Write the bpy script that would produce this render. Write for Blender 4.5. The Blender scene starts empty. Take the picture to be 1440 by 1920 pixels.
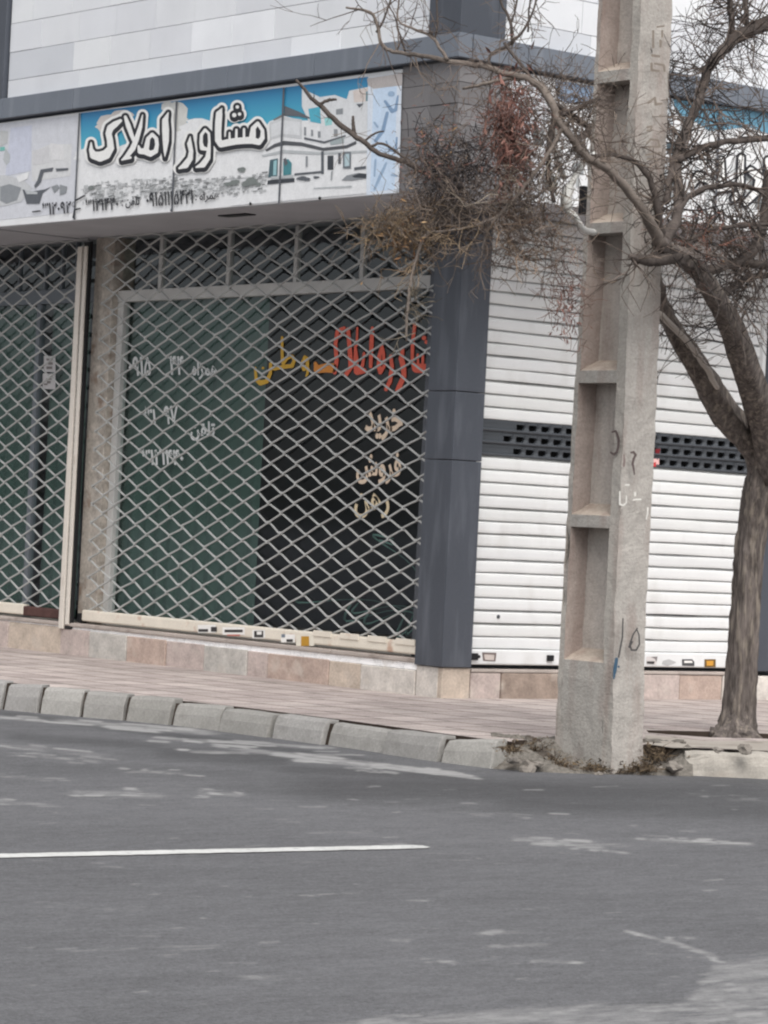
import bpy, math, random
import numpy as np
from mathutils import Vector, Matrix
from mathutils.geometry import tessellate_polygon

# ------------------------------------------------------------------ camera, sky, sun, exposure
# World frame: building corner at the origin, +X along the shutter facade, +Y along the sign facade.
R_CAM = np.array([[0.7749775039736562, 0.04219075236532799, 0.6305789472775073],
                  [-0.6299682907291437, -0.02815042687423072, 0.7761104986679408],
                  [0.050495752401195165, -0.9987129186516244, 0.004762888597377994]])
CAM = np.array([-13.96653189, -16.44042901, 1.35])
FOC = 5679.4436
scene = bpy.context.scene
COL = scene.collection
cd = bpy.data.cameras.new('camera'); cam = bpy.data.objects.new('camera', cd); COL.objects.link(cam)
m = Matrix.Identity(4)
for i in range(3):
    m[i][0] = R_CAM[i, 0]; m[i][1] = -R_CAM[i, 1]; m[i][2] = -R_CAM[i, 2]; m[i][3] = CAM[i]
cam.matrix_world = m
cd.sensor_fit = 'VERTICAL'; cd.sensor_height = 24.0; cd.sensor_width = 18.0; cd.lens = FOC / 1920 * 24.0
cd.clip_start = 0.1; cd.clip_end = 3000
scene.camera = cam

SUN_EL, SUN_AZ = math.radians(52), math.radians(208)   # azimuth from +Y towards +X
w = bpy.data.worlds.new('World'); scene.world = w; w.use_nodes = True
nt = w.node_tree; nt.nodes.clear()
sky = nt.nodes.new('ShaderNodeTexSky'); sky.sky_type = 'NISHITA'; sky.sun_disc = False
sky.sun_elevation = SUN_EL; sky.sun_rotation = SUN_AZ; sky.air_density = 1.0; sky.dust_density = 4.0; sky.ozone_density = 1.0
hs = nt.nodes.new('ShaderNodeHueSaturation'); hs.inputs['Saturation'].default_value = 0.22
bg = nt.nodes.new('ShaderNodeBackground'); bg.inputs['Strength'].default_value = 0.15
wo = nt.nodes.new('ShaderNodeOutputWorld')
nt.links.new(sky.outputs[0], hs.inputs['Color']); nt.links.new(hs.outputs[0], bg.inputs['Color']); nt.links.new(bg.outputs[0], wo.inputs['Surface'])
sd = bpy.data.lights.new('sun', 'SUN'); sd.energy = 1.2; sd.angle = math.radians(40); sd.color = (1.0, 0.97, 0.93)
so = bpy.data.objects.new('sun', sd); COL.objects.link(so)
sdir = Vector((math.sin(SUN_AZ) * math.cos(SUN_EL), math.cos(SUN_AZ) * math.cos(SUN_EL), math.sin(SUN_EL)))
so.rotation_euler = sdir.to_track_quat('Z', 'Y').to_euler(); so.location = (-8, -14, 20)
scene.view_settings.view_transform = 'Standard'; scene.view_settings.look = 'None'
scene.view_settings.gamma = 1; scene.view_settings.use_curve_mapping = False
scene.view_settings.exposure = 0.44
scene.cycles.max_bounces = 6; scene.cycles.transparent_max_bounces = 16
scene.cycles.filter_width = 2.2

rng = np.random.default_rng(7); random.seed(7)

# ------------------------------------------------------------------ measuring helpers
def ray(px, py): return R_CAM @ np.array([(px - 720) / FOC, (py - 960) / FOC, 1.0])
def on_plane(px, py, ax, val):
    r = ray(px, py); return CAM + r * ((val - CAM[ax]) / r[ax])
def onX(px, py, v=0.0): return on_plane(px, py, 0, v)
def onY(px, py, v=0.0): return on_plane(px, py, 1, v)
def onZ(px, py, v=0.0): return on_plane(px, py, 2, v)
def at(px, py, d): return CAM + ray(px, py) * d
def proj(P):
    q = (np.asarray(P) - CAM) @ R_CAM
    return 720 + FOC * q[..., 0] / q[..., 2], 960 + FOC * q[..., 1] / q[..., 2]

# ------------------------------------------------------------------ materials
def lin(c): c /= 255.0; return c / 12.92 if c <= 0.04045 else ((c + 0.055) / 1.055) ** 2.4
def rgb(r, g, b, k=1.0): return (lin(r) * k, lin(g) * k, lin(b) * k)

def mat(name, col=(0.5, 0.5, 0.5), rough=0.8, spec=0.3, var=0.12, vscale=2.5, fine=0.08, fscale=90.0, bump=0.0, bscale=60.0,
        attr=False, metal=0.0, stretch=None, stain=None, stain_scale=4.0, stain_lo=0.55, stain_hi=0.7, stain_amt=0.7, stain_stretch=None):
    mt = bpy.data.materials.new(name); mt.use_nodes = True
    n = mt.node_tree.nodes; l = mt.node_tree.links; n.clear()
    out = n.new('ShaderNodeOutputMaterial'); p = n.new('ShaderNodeBsdfPrincipled')
    l.new(p.outputs[0], out.inputs[0])
    p.inputs['Roughness'].default_value = rough; p.inputs['Specular IOR Level'].default_value = spec; p.inputs['Metallic'].default_value = metal
    tc = n.new('ShaderNodeTexCoord'); vec = tc.outputs['Object']
    if stretch:
        mp = n.new('ShaderNodeMapping'); mp.inputs['Scale'].default_value = stretch; l.new(vec, mp.inputs['Vector']); vec = mp.outputs[0]
    def noise(scale, detail=4.0, v=None):
        t = n.new('ShaderNodeTexNoise'); t.inputs['Scale'].default_value = scale; t.inputs['Detail'].default_value = detail
        l.new(v or vec, t.inputs['Vector']); return t.outputs['Fac']
    def math_(op, a, b):
        t = n.new('ShaderNodeMath'); t.operation = op
        for k, x in ((0, a), (1, b)):
            if isinstance(x, (int, float)): t.inputs[k].default_value = x
            else: l.new(x, t.inputs[k])
        return t.outputs[0]
    f = math_('ADD', math_('MULTIPLY', math_('SUBTRACT', noise(vscale), 0.5), 4 * var), 1.0)
    f2 = math_('MULTIPLY', math_('SUBTRACT', noise(fscale, 2.0), 0.5), 4 * fine)
    f = math_('ADD', f, f2)
    mx = n.new('ShaderNodeMix'); mx.data_type = 'RGBA'; mx.blend_type = 'MULTIPLY'; mx.inputs[0].default_value = 1.0
    if attr == 'tint':
        a = n.new('ShaderNodeAttribute'); a.attribute_name = 'Col'; tm = n.new('ShaderNodeMix'); tm.data_type = 'RGBA'; tm.blend_type = 'MULTIPLY'; tm.inputs[0].default_value = 1.0; tm.inputs[6].default_value = (*col, 1); l.new(a.outputs['Color'], tm.inputs[7]); l.new(tm.outputs[2], mx.inputs[6])
    elif attr:
        a = n.new('ShaderNodeAttribute'); a.attribute_name = 'Col'; l.new(a.outputs['Color'], mx.inputs[6])
    else: mx.inputs[6].default_value = (*col, 1)
    l.new(f, mx.inputs[7]); c = mx.outputs[2]
    if stain is not None:
        sv = tc.outputs['Object']
        if stain_stretch:
            mp2 = n.new('ShaderNodeMapping'); mp2.inputs['Scale'].default_value = stain_stretch; l.new(sv, mp2.inputs['Vector']); sv = mp2.outputs[0]
        rp = n.new('ShaderNodeValToRGB'); rp.color_ramp.elements[0].position = stain_lo; rp.color_ramp.elements[1].position = stain_hi
        l.new(noise(stain_scale, 6.0, sv), rp.inputs[0])
        sm = n.new('ShaderNodeMix'); sm.data_type = 'RGBA'
        l.new(math_('MULTIPLY', rp.outputs[0], stain_amt), sm.inputs[0]); l.new(c, sm.inputs[6]); sm.inputs[7].default_value = (*stain, 1); c = sm.outputs[2]
    l.new(c, p.inputs['Base Color'])
    if bump:
        b = n.new('ShaderNodeBump'); b.inputs['Strength'].default_value = bump; b.inputs['Distance'].default_value = 0.01
        l.new(noise(bscale, 5.0), b.inputs['Height']); l.new(b.outputs[0], p.inputs['Normal'])
    mt['p'] = p.name
    return mt

M = {}
M['cladding'] = mat('white_stone_cladding', rough=0.55, var=0.03, vscale=3, fine=0.02, attr=True, stain=rgb(170, 172, 178), stain_scale=1.4, stain_lo=0.5, stain_hi=0.9, stain_amt=0.35)
M['joint'] = mat('joint_mortar', rgb(95, 98, 104), var=0.1)
M['fascia'] = mat('grey_fascia', rgb(112, 118, 127), rough=0.5, var=0.06, fine=0.03, stain=rgb(150, 155, 162), stain_scale=1.2, stain_stretch=(6, 6, 0.6), stain_lo=0.55, stain_hi=0.75, stain_amt=0.35)
M['pillar'] = mat('charcoal_panel', rgb(73, 77, 85), rough=0.45, spec=0.4, var=0.1, vscale=1.5, fine=0.05, stain=rgb(108, 112, 120), stain_scale=3.5, stain_stretch=(3, 3, .5), stain_lo=.5, stain_hi=.8, stain_amt=.6)
M['stone_grey'] = mat('grey_stone', rough=0.8, var=0.09, fine=0.06, attr=True, bump=0.15)
M['soffit'] = mat('soffit_plaster', rgb(172, 173, 177), rough=0.85, var=0.08, fine=0.03)
M['plinth'] = mat('sandstone', rough=0.85, var=0.2, vscale=9, fine=0.14, fscale=50, attr=True, bump=0.35, bscale=45, stain=rgb(205, 196, 186), stain_scale=6, stain_lo=0.56, stain_hi=0.75, stain_amt=0.5)
M['sill'] = mat('pale_sill', rgb(172, 162, 155), var=0.15, vscale=6, fine=0.1, bump=0.3, stain=rgb(120, 108, 100), stain_scale=5)
M['alu'] = mat('weathered_aluminium', rgb(198, 197, 194), rough=0.5, var=0.1, fine=0.05)
M['alu_dark'] = mat('grey_frame', rgb(112, 118, 124), rough=0.5, var=0.08)
M['grille'] = mat('grey_grille_paint', rgb(172, 173, 171), rough=0.5, var=0.14, vscale=8, fine=0.08, stain=rgb(120, 95, 78), stain_scale=14, stain_lo=0.66, stain_hi=0.8, stain_amt=0.6)
M['rail'] = mat('cream_rail_paint', rgb(222, 214, 200), rough=0.55, var=0.06, vscale=6, stain=rgb(168, 104, 62), stain_scale=7, stain_lo=0.6, stain_hi=0.72, stain_amt=0.55)
M['rust'] = mat('dark_rust', rgb(82, 58, 54), rough=0.8, var=0.3, vscale=12)
M['post'] = mat('off_white_post', rgb(214, 207, 197), rough=0.5, var=0.06, stain=rgb(150, 130, 112), stain_scale=5, stain_lo=0.62, stain_hi=0.75, stain_stretch=(3, 3, 0.8))
M['jamb'] = mat('mottled_jamb_stone', rgb(182, 174, 164), var=0.25, vscale=14, fine=0.2, fscale=40, bump=0.5, bscale=25, stain=rgb(128, 98, 78), stain_scale=6, stain_lo=0.55, stain_hi=0.7)
M['shutter'] = mat('white_shutter_paint', rgb(222, 223, 223), rough=0.45, spec=0.4, attr='tint', var=0.05, fine=0.03, stain=rgb(184, 181, 176), stain_scale=2.5, stain_stretch=(1.6, 1, .9), stain_lo=0.55, stain_hi=0.8, stain_amt=0.5)
M['vent'] = mat('charcoal_vent_slat', rgb(70, 74, 79), rough=0.4, spec=0.45, var=0.12)
M['black'] = mat('black_metal', rgb(30, 30, 32), rough=0.5, var=0.1)
M['dark'] = mat('dark_interior', rgb(70, 73, 80), rough=0.9, var=0.15)
M['curtain'] = mat('green_curtain', rgb(72, 94, 87), rough=0.9, var=0.08, fine=0.04)
M['kerb'] = mat('kerb_concrete', rgb(147, 145, 142), rough=0.9, spec=0.2, attr='tint', var=0.16, vscale=5, fine=0.14, fscale=70, bump=0.3, stain=rgb(104, 102, 98), stain_scale=5.5, stain_lo=0.52, stain_hi=0.72, stain_amt=0.5)
M['kerb_pale'] = mat('pale_kerb_concrete', rgb(160, 155, 147), rough=0.9, spec=0.2, var=0.22, vscale=6, fine=0.1, bump=0.3, stain=rgb(150, 142, 132), stain_scale=5)
M['concrete'] = mat('weathered_pole_concrete', rough=0.9, spec=0.2, var=0.12, vscale=4, fine=0.13, fscale=55, attr=True, bump=0.5, bscale=70, stain=rgb(128, 106, 98), stain_scale=3.2, stain_lo=0.48, stain_hi=0.75, stain_amt=0.5, stain_stretch=(3, 3, 0.6))
M['apron'] = mat('pale_apron_concrete', rgb(184, 176, 166, 0.75), rough=0.92, spec=0.2, var=0.14, vscale=3, fine=0.1, bump=0.4, bscale=25, stain=rgb(120, 112, 104, 0.8), stain_scale=6, stain_stretch=(1, 1, 1))
M['soil'] = mat('dry_soil', rgb(130, 125, 118, 0.75), rough=0.95, spec=0.1, var=0.42, vscale=7, fine=0.3, fscale=45, bump=0.9, bscale=30, stain=rgb(70, 62, 56, .8), stain_scale=7, stain_lo=.5, stain_hi=.62, stain_amt=.8)
M['pit'] = mat('pit_earth', rgb(62, 54, 48), rough=0.95, spec=0.1, var=0.3)
M['rubble'] = mat('rubble_stone', rgb(150, 143, 135, 0.7), rough=0.9, var=0.2, vscale=10, bump=0.4)
M['bark'] = mat('grey_brown_bark', rgb(97, 90, 86), rough=0.95, spec=0.15, var=0.5, vscale=9, fine=0.35, fscale=34, bump=1.0, bscale=14, stretch=(3.0, 3.0, 0.5), stain=rgb(152, 142, 130), stain_scale=6, stain_lo=0.52, stain_hi=0.66, stain_stretch=(6, 6, 0.8), stain_amt=0.6)
M['limb'] = mat('limb_bark', rgb(84, 77, 73), rough=0.95, spec=0.15, var=0.25, vscale=10, fine=0.2, fscale=50, bump=0.5, bscale=40)
M['limb_pale'] = mat('pale_limb_bark', rgb(120, 111, 104), rough=0.95, spec=0.15, var=0.25, vscale=10, fine=0.2)
M['lit_edge'] = mat('lit_limb_edge', rgb(168, 160, 152), rough=0.9, var=0.15)  # paler colour for the highlight along a limb's upper edge
M['twig'] = mat('twig_bark', rough=0.95, spec=0.1, var=0.25, vscale=6, attr=True)
M['leaf'] = mat('dry_leaf', rough=0.9, spec=0.1, var=0.25, vscale=12, attr=True)
M['print'] = mat('printed_banner', rough=0.45, spec=0.35, var=0.07, vscale=16, fine=0.07, fscale=70, attr=True)
M['white_panel'] = mat('sign_panel', rgb(226, 227, 228), rough=0.45, spec=0.35, var=0.02, fine=0.01, stain=rgb(190, 188, 186), stain_scale=2, stain_lo=0.55, stain_hi=0.8, stain_amt=0.4)
M['ink'] = mat('black_print', rgb(44, 45, 50), rough=0.5, var=0.03)
M['white_ink'] = mat('white_print', rgb(232, 232, 230), rough=0.5, var=0.02)
M['vinyl'] = mat('cut_vinyl', rough=0.5, var=0.04, attr=True)
M['paint_mark'] = mat('spray_paint', rough=0.7, var=0.2, vscale=20, attr=True)
M['cable'] = mat('white_cable', rgb(214, 213, 208), rough=0.5, var=0.05)
M['leafgreen'] = mat('teal_green_leaf', rgb(120, 160, 150), rough=0.5, var=0.15)
M['marking'] = mat('road_paint', rgb(214, 214, 211, 0.8), rough=0.7, var=0.16, vscale=5, fine=0.12, fscale=60, stain=rgb(150, 150, 150), stain_scale=14, stain_lo=0.6, stain_hi=0.68, stain_amt=0.6)

# printed sky: the banner's own blue that pales downwards (ink on the panel, fixed to its height)
def banner_sky():
    mt = bpy.data.materials.new('printed_sky'); mt.use_nodes = True; n = mt.node_tree.nodes; l = mt.node_tree.links
    p = n['Principled BSDF']; p.inputs['Roughness'].default_value = 0.45
    tc = n.new('ShaderNodeTexCoord'); sp = n.new('ShaderNodeSeparateXYZ'); l.new(tc.outputs['Object'], sp.inputs[0])
    mr = n.new('ShaderNodeMapRange'); mr.inputs[1].default_value = 0.38; mr.inputs[2].default_value = 0.86; l.new(sp.outputs['Z'], mr.inputs[0])
    rp = n.new('ShaderNodeValToRGB'); rp.color_ramp.elements[0].color = (*rgb(120, 190, 200), 1); rp.color_ramp.elements[1].color = (*rgb(38, 118, 172), 1)
    e = rp.color_ramp.elements.new(0.5); e.color = (*rgb(72, 164, 192), 1)
    l.new(mr.outputs[0], rp.inputs[0]); l.new(rp.outputs[0], p.inputs['Base Color']); return mt
M['sky_print'] = banner_sky()

M['faded_sky'] = mat('faded_printed_sky', rgb(104, 152, 176), rough=.45, var=.1, vscale=6)
def glass_mat():
    mt = bpy.data.materials.new('window_glass'); mt.use_nodes = True; n = mt.node_tree.nodes; l = mt.node_tree.links; n.clear()
    o = n.new('ShaderNodeOutputMaterial'); t = n.new('ShaderNodeBsdfTransparent'); g = n.new('ShaderNodeBsdfGlossy'); mx = n.new('ShaderNodeMixShader')
    t.inputs[0].default_value = (0.84, 0.90, 0.89, 1); g.inputs['Roughness'].default_value = 0.06; g.inputs[0].default_value = (0.9, 0.95, 1, 1)
    lw = n.new('ShaderNodeLayerWeight'); lw.inputs[0].default_value = 0.5; pw = n.new('ShaderNodeMath'); pw.operation = 'POWER'; pw.inputs[1].default_value = 4.0; l.new(lw.outputs['Facing'], pw.inputs[0])
    fr = n.new('ShaderNodeMapRange'); fr.inputs[3].default_value = 0.075; fr.inputs[4].default_value = 0.9; l.new(pw.outputs[0], fr.inputs[0])
    l.new(fr.outputs[0], mx.inputs[0]); l.new(t.outputs[0], mx.inputs[1]); l.new(g.outputs[0], mx.inputs[2]); l.new(mx.outputs[0], o.inputs[0]); return mt
M['glass'] = glass_mat()

def asphalt_mat():
    mt = bpy.data.materials.new('worn_asphalt'); mt.use_nodes = True; n = mt.node_tree.nodes; l = mt.node_tree.links
    p = n['Principled BSDF']; p.inputs['Roughness'].default_value = 0.85; p.inputs['Specular IOR Level'].default_value = 0.25
    tc = n.new('ShaderNodeTexCoord')
    def noise(s, d=4.0, stretch=None, rough=0.6):
        t = n.new('ShaderNodeTexNoise'); t.inputs['Scale'].default_value = s; t.inputs['Detail'].default_value = d; t.inputs['Roughness'].default_value = rough
        if stretch:
            mp = n.new('ShaderNodeMapping'); mp.inputs['Scale'].default_value = stretch; mp.inputs['Rotation'].default_value = (0, 0, math.radians(39)); l.new(tc.outputs['Object'], mp.inputs[0]); l.new(mp.outputs[0], t.inputs['Vector'])
        else: l.new(tc.outputs['Object'], t.inputs['Vector'])
        return t.outputs['Fac']
    def ma(op, a, b):
        t = n.new('ShaderNodeMath'); t.operation = op
        for k, x in ((0, a), (1, b)):
            if isinstance(x, (int, float)): t.inputs[k].default_value = x
            else: l.new(x, t.inputs[k])
        return t.outputs[0]
    f = ma('ADD', 1.0, ma('MULTIPLY', ma('SUBTRACT', noise(0.5, 3), 0.5), 0.5))
    f = ma('ADD', f, ma('MULTIPLY', ma('SUBTRACT', noise(14, 4, (0.8, 1.6, 1)), 0.5), 0.75))
    f = ma('ADD', f, ma('MULTIPLY', ma('SUBTRACT', noise(3.5, 5, (0.5, 1.7, 1)), 0.5), 0.5))
    f = ma('ADD', f, ma('MULTIPLY', ma('SUBTRACT', noise(60, 2), 0.5), 1.1))
    f = ma('ADD', f, ma('MULTIPLY', ma('SUBTRACT', noise(180, 1), 0.5), 1.0))
    a = n.new('ShaderNodeAttribute'); a.attribute_name = 'wear'
    sp = n.new('ShaderNodeSeparateColor'); l.new(a.outputs['Color'], sp.inputs[0])
    f = ma('MULTIPLY', f, ma('SUBTRACT', 1.0, ma('MULTIPLY', sp.outputs[1], 0.42)))
    mx = n.new('ShaderNodeMix'); mx.data_type = 'RGBA'; mx.blend_type = 'MULTIPLY'; mx.inputs[0].default_value = 1; mx.inputs[6].default_value = (0.118, 0.118, 0.123, 1); l.new(f, mx.inputs[7])
    # pale worn aggregate and pale gutter streaks where the wear map says so, broken up by noise
    wn = ma('ADD', sp.outputs[0], ma('MULTIPLY', ma('SUBTRACT', noise(7, 8, (0.6, 2.0, 1), 0.75), 0.5), 2.2))
    rp = n.new('ShaderNodeValToRGB'); rp.color_ramp.elements[0].position = 0.12; rp.color_ramp.elements[1].position = 1.1; l.new(wn, rp.inputs[0])
    gate = ma('MULTIPLY', rp.outputs[0], ma('MINIMUM', ma('MULTIPLY', sp.outputs[0], 2.2), 1.0))
    m2 = n.new('ShaderNodeMix'); m2.data_type = 'RGBA'; l.new(ma('MULTIPLY', gate, 0.85), m2.inputs[0]); l.new(mx.outputs[2], m2.inputs[6]); m2.inputs[7].default_value = (0.345, 0.342, 0.335, 1)
    l.new(m2.outputs[2], p.inputs['Base Color'])
    b = n.new('ShaderNodeBump'); b.inputs['Strength'].default_value = 0.5; b.inputs['Distance'].default_value = 0.006; l.new(noise(110, 3), b.inputs['Height']); l.new(b.outputs[0], p.inputs['Normal'])
    return mt
M['asphalt'] = asphalt_mat()

def paving_mat():
    mt = bpy.data.materials.new('pink_paving'); mt.use_nodes = True; n = mt.node_tree.nodes; l = mt.node_tree.links
    p = n['Principled BSDF']; p.inputs['Roughness'].default_value = 0.9; p.inputs['Specular IOR Level'].default_value = 0.2
    tc = n.new('ShaderNodeTexCoord'); mp = n.new('ShaderNodeMapping'); mp.inputs['Rotation'].default_value = (0, 0, math.radians(90)); l.new(tc.outputs['Object'], mp.inputs[0])
    br = n.new('ShaderNodeTexBrick'); l.new(mp.outputs[0], br.inputs['Vector'])
    br.inputs['Scale'].default_value = 1.0; br.inputs['Brick Width'].default_value = 0.4; br.inputs['Row Height'].default_value = 0.4; br.inputs['Mortar Size'].default_value = 0.016; br.inputs['Mortar Smooth'].default_value = 0.3
    br.inputs['Color1'].default_value = (*rgb(200, 188, 182, 0.78), 1); br.inputs['Color2'].default_value = (*rgb(184, 171, 166, 0.78), 1); br.inputs['Mortar'].default_value = (*rgb(128, 118, 114, 0.75), 1); br.inputs['Bias'].default_value = -0.1
    t = n.new('ShaderNodeTexNoise'); t.inputs['Scale'].default_value = 3.0; t.inputs['Detail'].default_value = 6; l.new(tc.outputs['Object'], t.inputs['Vector'])
    t2 = n.new('ShaderNodeTexNoise'); t2.inputs['Scale'].default_value = 60; l.new(tc.outputs['Object'], t2.inputs['Vector'])
    ad = n.new('ShaderNodeMath'); ad.operation = 'ADD'; l.new(t.outputs[0], ad.inputs[0]); l.new(t2.outputs[0], ad.inputs[1])
    mr = n.new('ShaderNodeMapRange'); mr.inputs[1].default_value = 0.6; mr.inputs[2].default_value = 1.4; mr.inputs[3].default_value = 0.62; mr.inputs[4].default_value = 1.38; l.new(ad.outputs[0], mr.inputs[0])
    mx = n.new('ShaderNodeMix'); mx.data_type = 'RGBA'; mx.blend_type = 'MULTIPLY'; mx.inputs[0].default_value = 1; l.new(br.outputs[0], mx.inputs[6]); l.new(mr.outputs[0], mx.inputs[7])
    l.new(mx.outputs[2], p.inputs['Base Color'])
    b = n.new('ShaderNodeBump'); b.inputs['Strength'].default_value = 0.6; b.inputs['Distance'].default_value = 0.006
    sb = n.new('ShaderNodeMath'); sb.operation = 'SUBTRACT'; l.new(t2.outputs[0], sb.inputs[0]); l.new(br.outputs['Fac'], sb.inputs[1]); l.new(sb.outputs[0], b.inputs['Height']); l.new(b.outputs[0], p.inputs['Normal'])
    return mt
M['paving'] = paving_mat()

# ------------------------------------------------------------------ mesh builder
class MB:
    def __init__(s): s.v = []; s.f = []; s.c = []
    def add(s, verts, faces, col=(1, 1, 1)):
        b = len(s.v); s.v.extend([tuple(map(float, p)) for p in verts])
        for f in faces: s.f.append([i + b for i in f]); s.c.append(col)
    def box(s, x0, x1, y0, y1, z0, z1, col=(1, 1, 1)):
        s.add([(x0, y0, z0), (x1, y0, z0), (x1, y1, z0), (x0, y1, z0), (x0, y0, z1), (x1, y0, z1), (x1, y1, z1), (x0, y1, z1)],
              [(0, 3, 2, 1), (4, 5, 6, 7), (0, 1, 5, 4), (1, 2, 6, 5), (2, 3, 7, 6), (3, 0, 4, 7)], col)
    def bbox(s, x0, x1, y0, y1, z0, z1, b=0.006, col=(1, 1, 1)):   # box with chamfered edges
        import bmesh
        bm = bmesh.new(); bmesh.ops.create_cube(bm, size=1.0)
        for v in bm.verts: v.co = Vector(((x0 + x1) / 2 + v.co.x * (x1 - x0), (y0 + y1) / 2 + v.co.y * (y1 - y0), (z0 + z1) / 2 + v.co.z * (z1 - z0)))
        bmesh.ops.bevel(bm, geom=list(bm.edges), offset=b, segments=2, profile=0.5, affect='EDGES'); s.bm(bm, col)
    def bm(s, bm, col=(1, 1, 1)):
        bm.verts.ensure_lookup_table(); bm.verts.index_update()
        s.add([v.co for v in bm.verts], [[v.index for v in f.verts] for f in bm.faces], col); bm.free()
    def poly(s, pts, col=(1, 1, 1)):
        pts = [Vector(p) for p in pts]; tr = tessellate_polygon([pts]); s.add(pts, [tuple(t) for t in tr], col)
    def tube(s, pts, rad, n=6, col=(1, 1, 1), cap=True, wob=None):
        pts = [np.asarray(p, float) for p in pts]; N = len(pts)
        if np.isscalar(rad): rad = [rad] * N
        vs = []; up = None
        for i, p in enumerate(pts):
            t = pts[min(i + 1, N - 1)] - pts[max(i - 1, 0)]; t = t / (np.linalg.norm(t) + 1e-9)
            if up is None:
                a = np.array([0, 0, 1.0]) if abs(t[2]) < 0.9 else np.array([1.0, 0, 0]); up = np.cross(t, a); up /= np.linalg.norm(up)
            else:
                up = up - (up @ t) * t; up /= (np.linalg.norm(up) + 1e-9)
            sd_ = np.cross(t, up)
            for k in range(n):
                an = 2 * math.pi * k / n; r = rad[i]
                if wob: r *= wob(i, an)
                vs.append(p + r * (math.cos(an) * up + math.sin(an) * sd_))
        fs = [(i * n + k, i * n + (k + 1) % n, (i + 1) * n + (k + 1) % n, (i + 1) * n + k) for i in range(N - 1) for k in range(n)]
        if cap: fs.append(tuple(range(n))[::-1]); fs.append(tuple((N - 1) * n + k for k in range(n)))
        s.add(vs, fs, col)
    def build(s, name, material, parent=None, origin=None, smooth=False):
        o_ = np.array(origin if origin is not None else (parent['org'] if parent is not None and 'org' in parent else (0, 0, 0)), float)
        me = bpy.data.meshes.new(name)
        me.from_pydata([tuple(np.array(p) - o_) for p in s.v], [], s.f); me.validate(clean_customdata=False)
        if len(me.polygons) == len(s.f):
            ca = me.color_attributes.new('Col', 'FLOAT_COLOR', 'CORNER')
            arr = np.ones((len(me.loops), 4), np.float32); k = 0
            cnt = [len(f) for f in s.f]; arr[:, :3] = np.repeat(np.array([c[:3] for c in s.c], np.float32), cnt, axis=0)
            ca.data.foreach_set('color', arr.ravel())
        if smooth: me.polygons.foreach_set('use_smooth', [True] * len(me.polygons))
        me.materials.append(material); me.update()
        ob = bpy.data.objects.new(name, me); COL.objects.link(ob)
        if parent is not None: ob.parent = parent; ob['org'] = [float(x) for x in o_]
        else: ob.location = o_; ob['org'] = [float(x) for x in o_]
        return ob
def thing(name, label, cat, loc, group=None):
    o = bpy.data.objects.new(name, None); COL.objects.link(o); o.location = loc; o.empty_display_size = 0.2
    o['org'] = [float(x) for x in loc]; tag(o, label, cat, group); return o
def tag(o, label=None, cat=None, group=None, kind=None):
    if label: o['label'] = label
    if cat: o['category'] = cat
    if group: o['group'] = group
    if kind: o['kind'] = kind
    return o
def smoothline(P, k=5):
    P = np.asarray(P, float); out = []
    Q = np.vstack([2 * P[0] - P[1], P, 2 * P[-1] - P[-2]])
    for i in range(1, len(Q) - 2):
        a, b, c, d = Q[i - 1], Q[i], Q[i + 1], Q[i + 2]
        for j in range(k):
            t = j / k; out.append(0.5 * (2 * b + (c - a) * t + (2 * a - 5 * b + 4 * c - d) * t * t + (3 * b - a - 3 * c + d) * t ** 3))
    out.append(P[-1]); return np.array(out)

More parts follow.
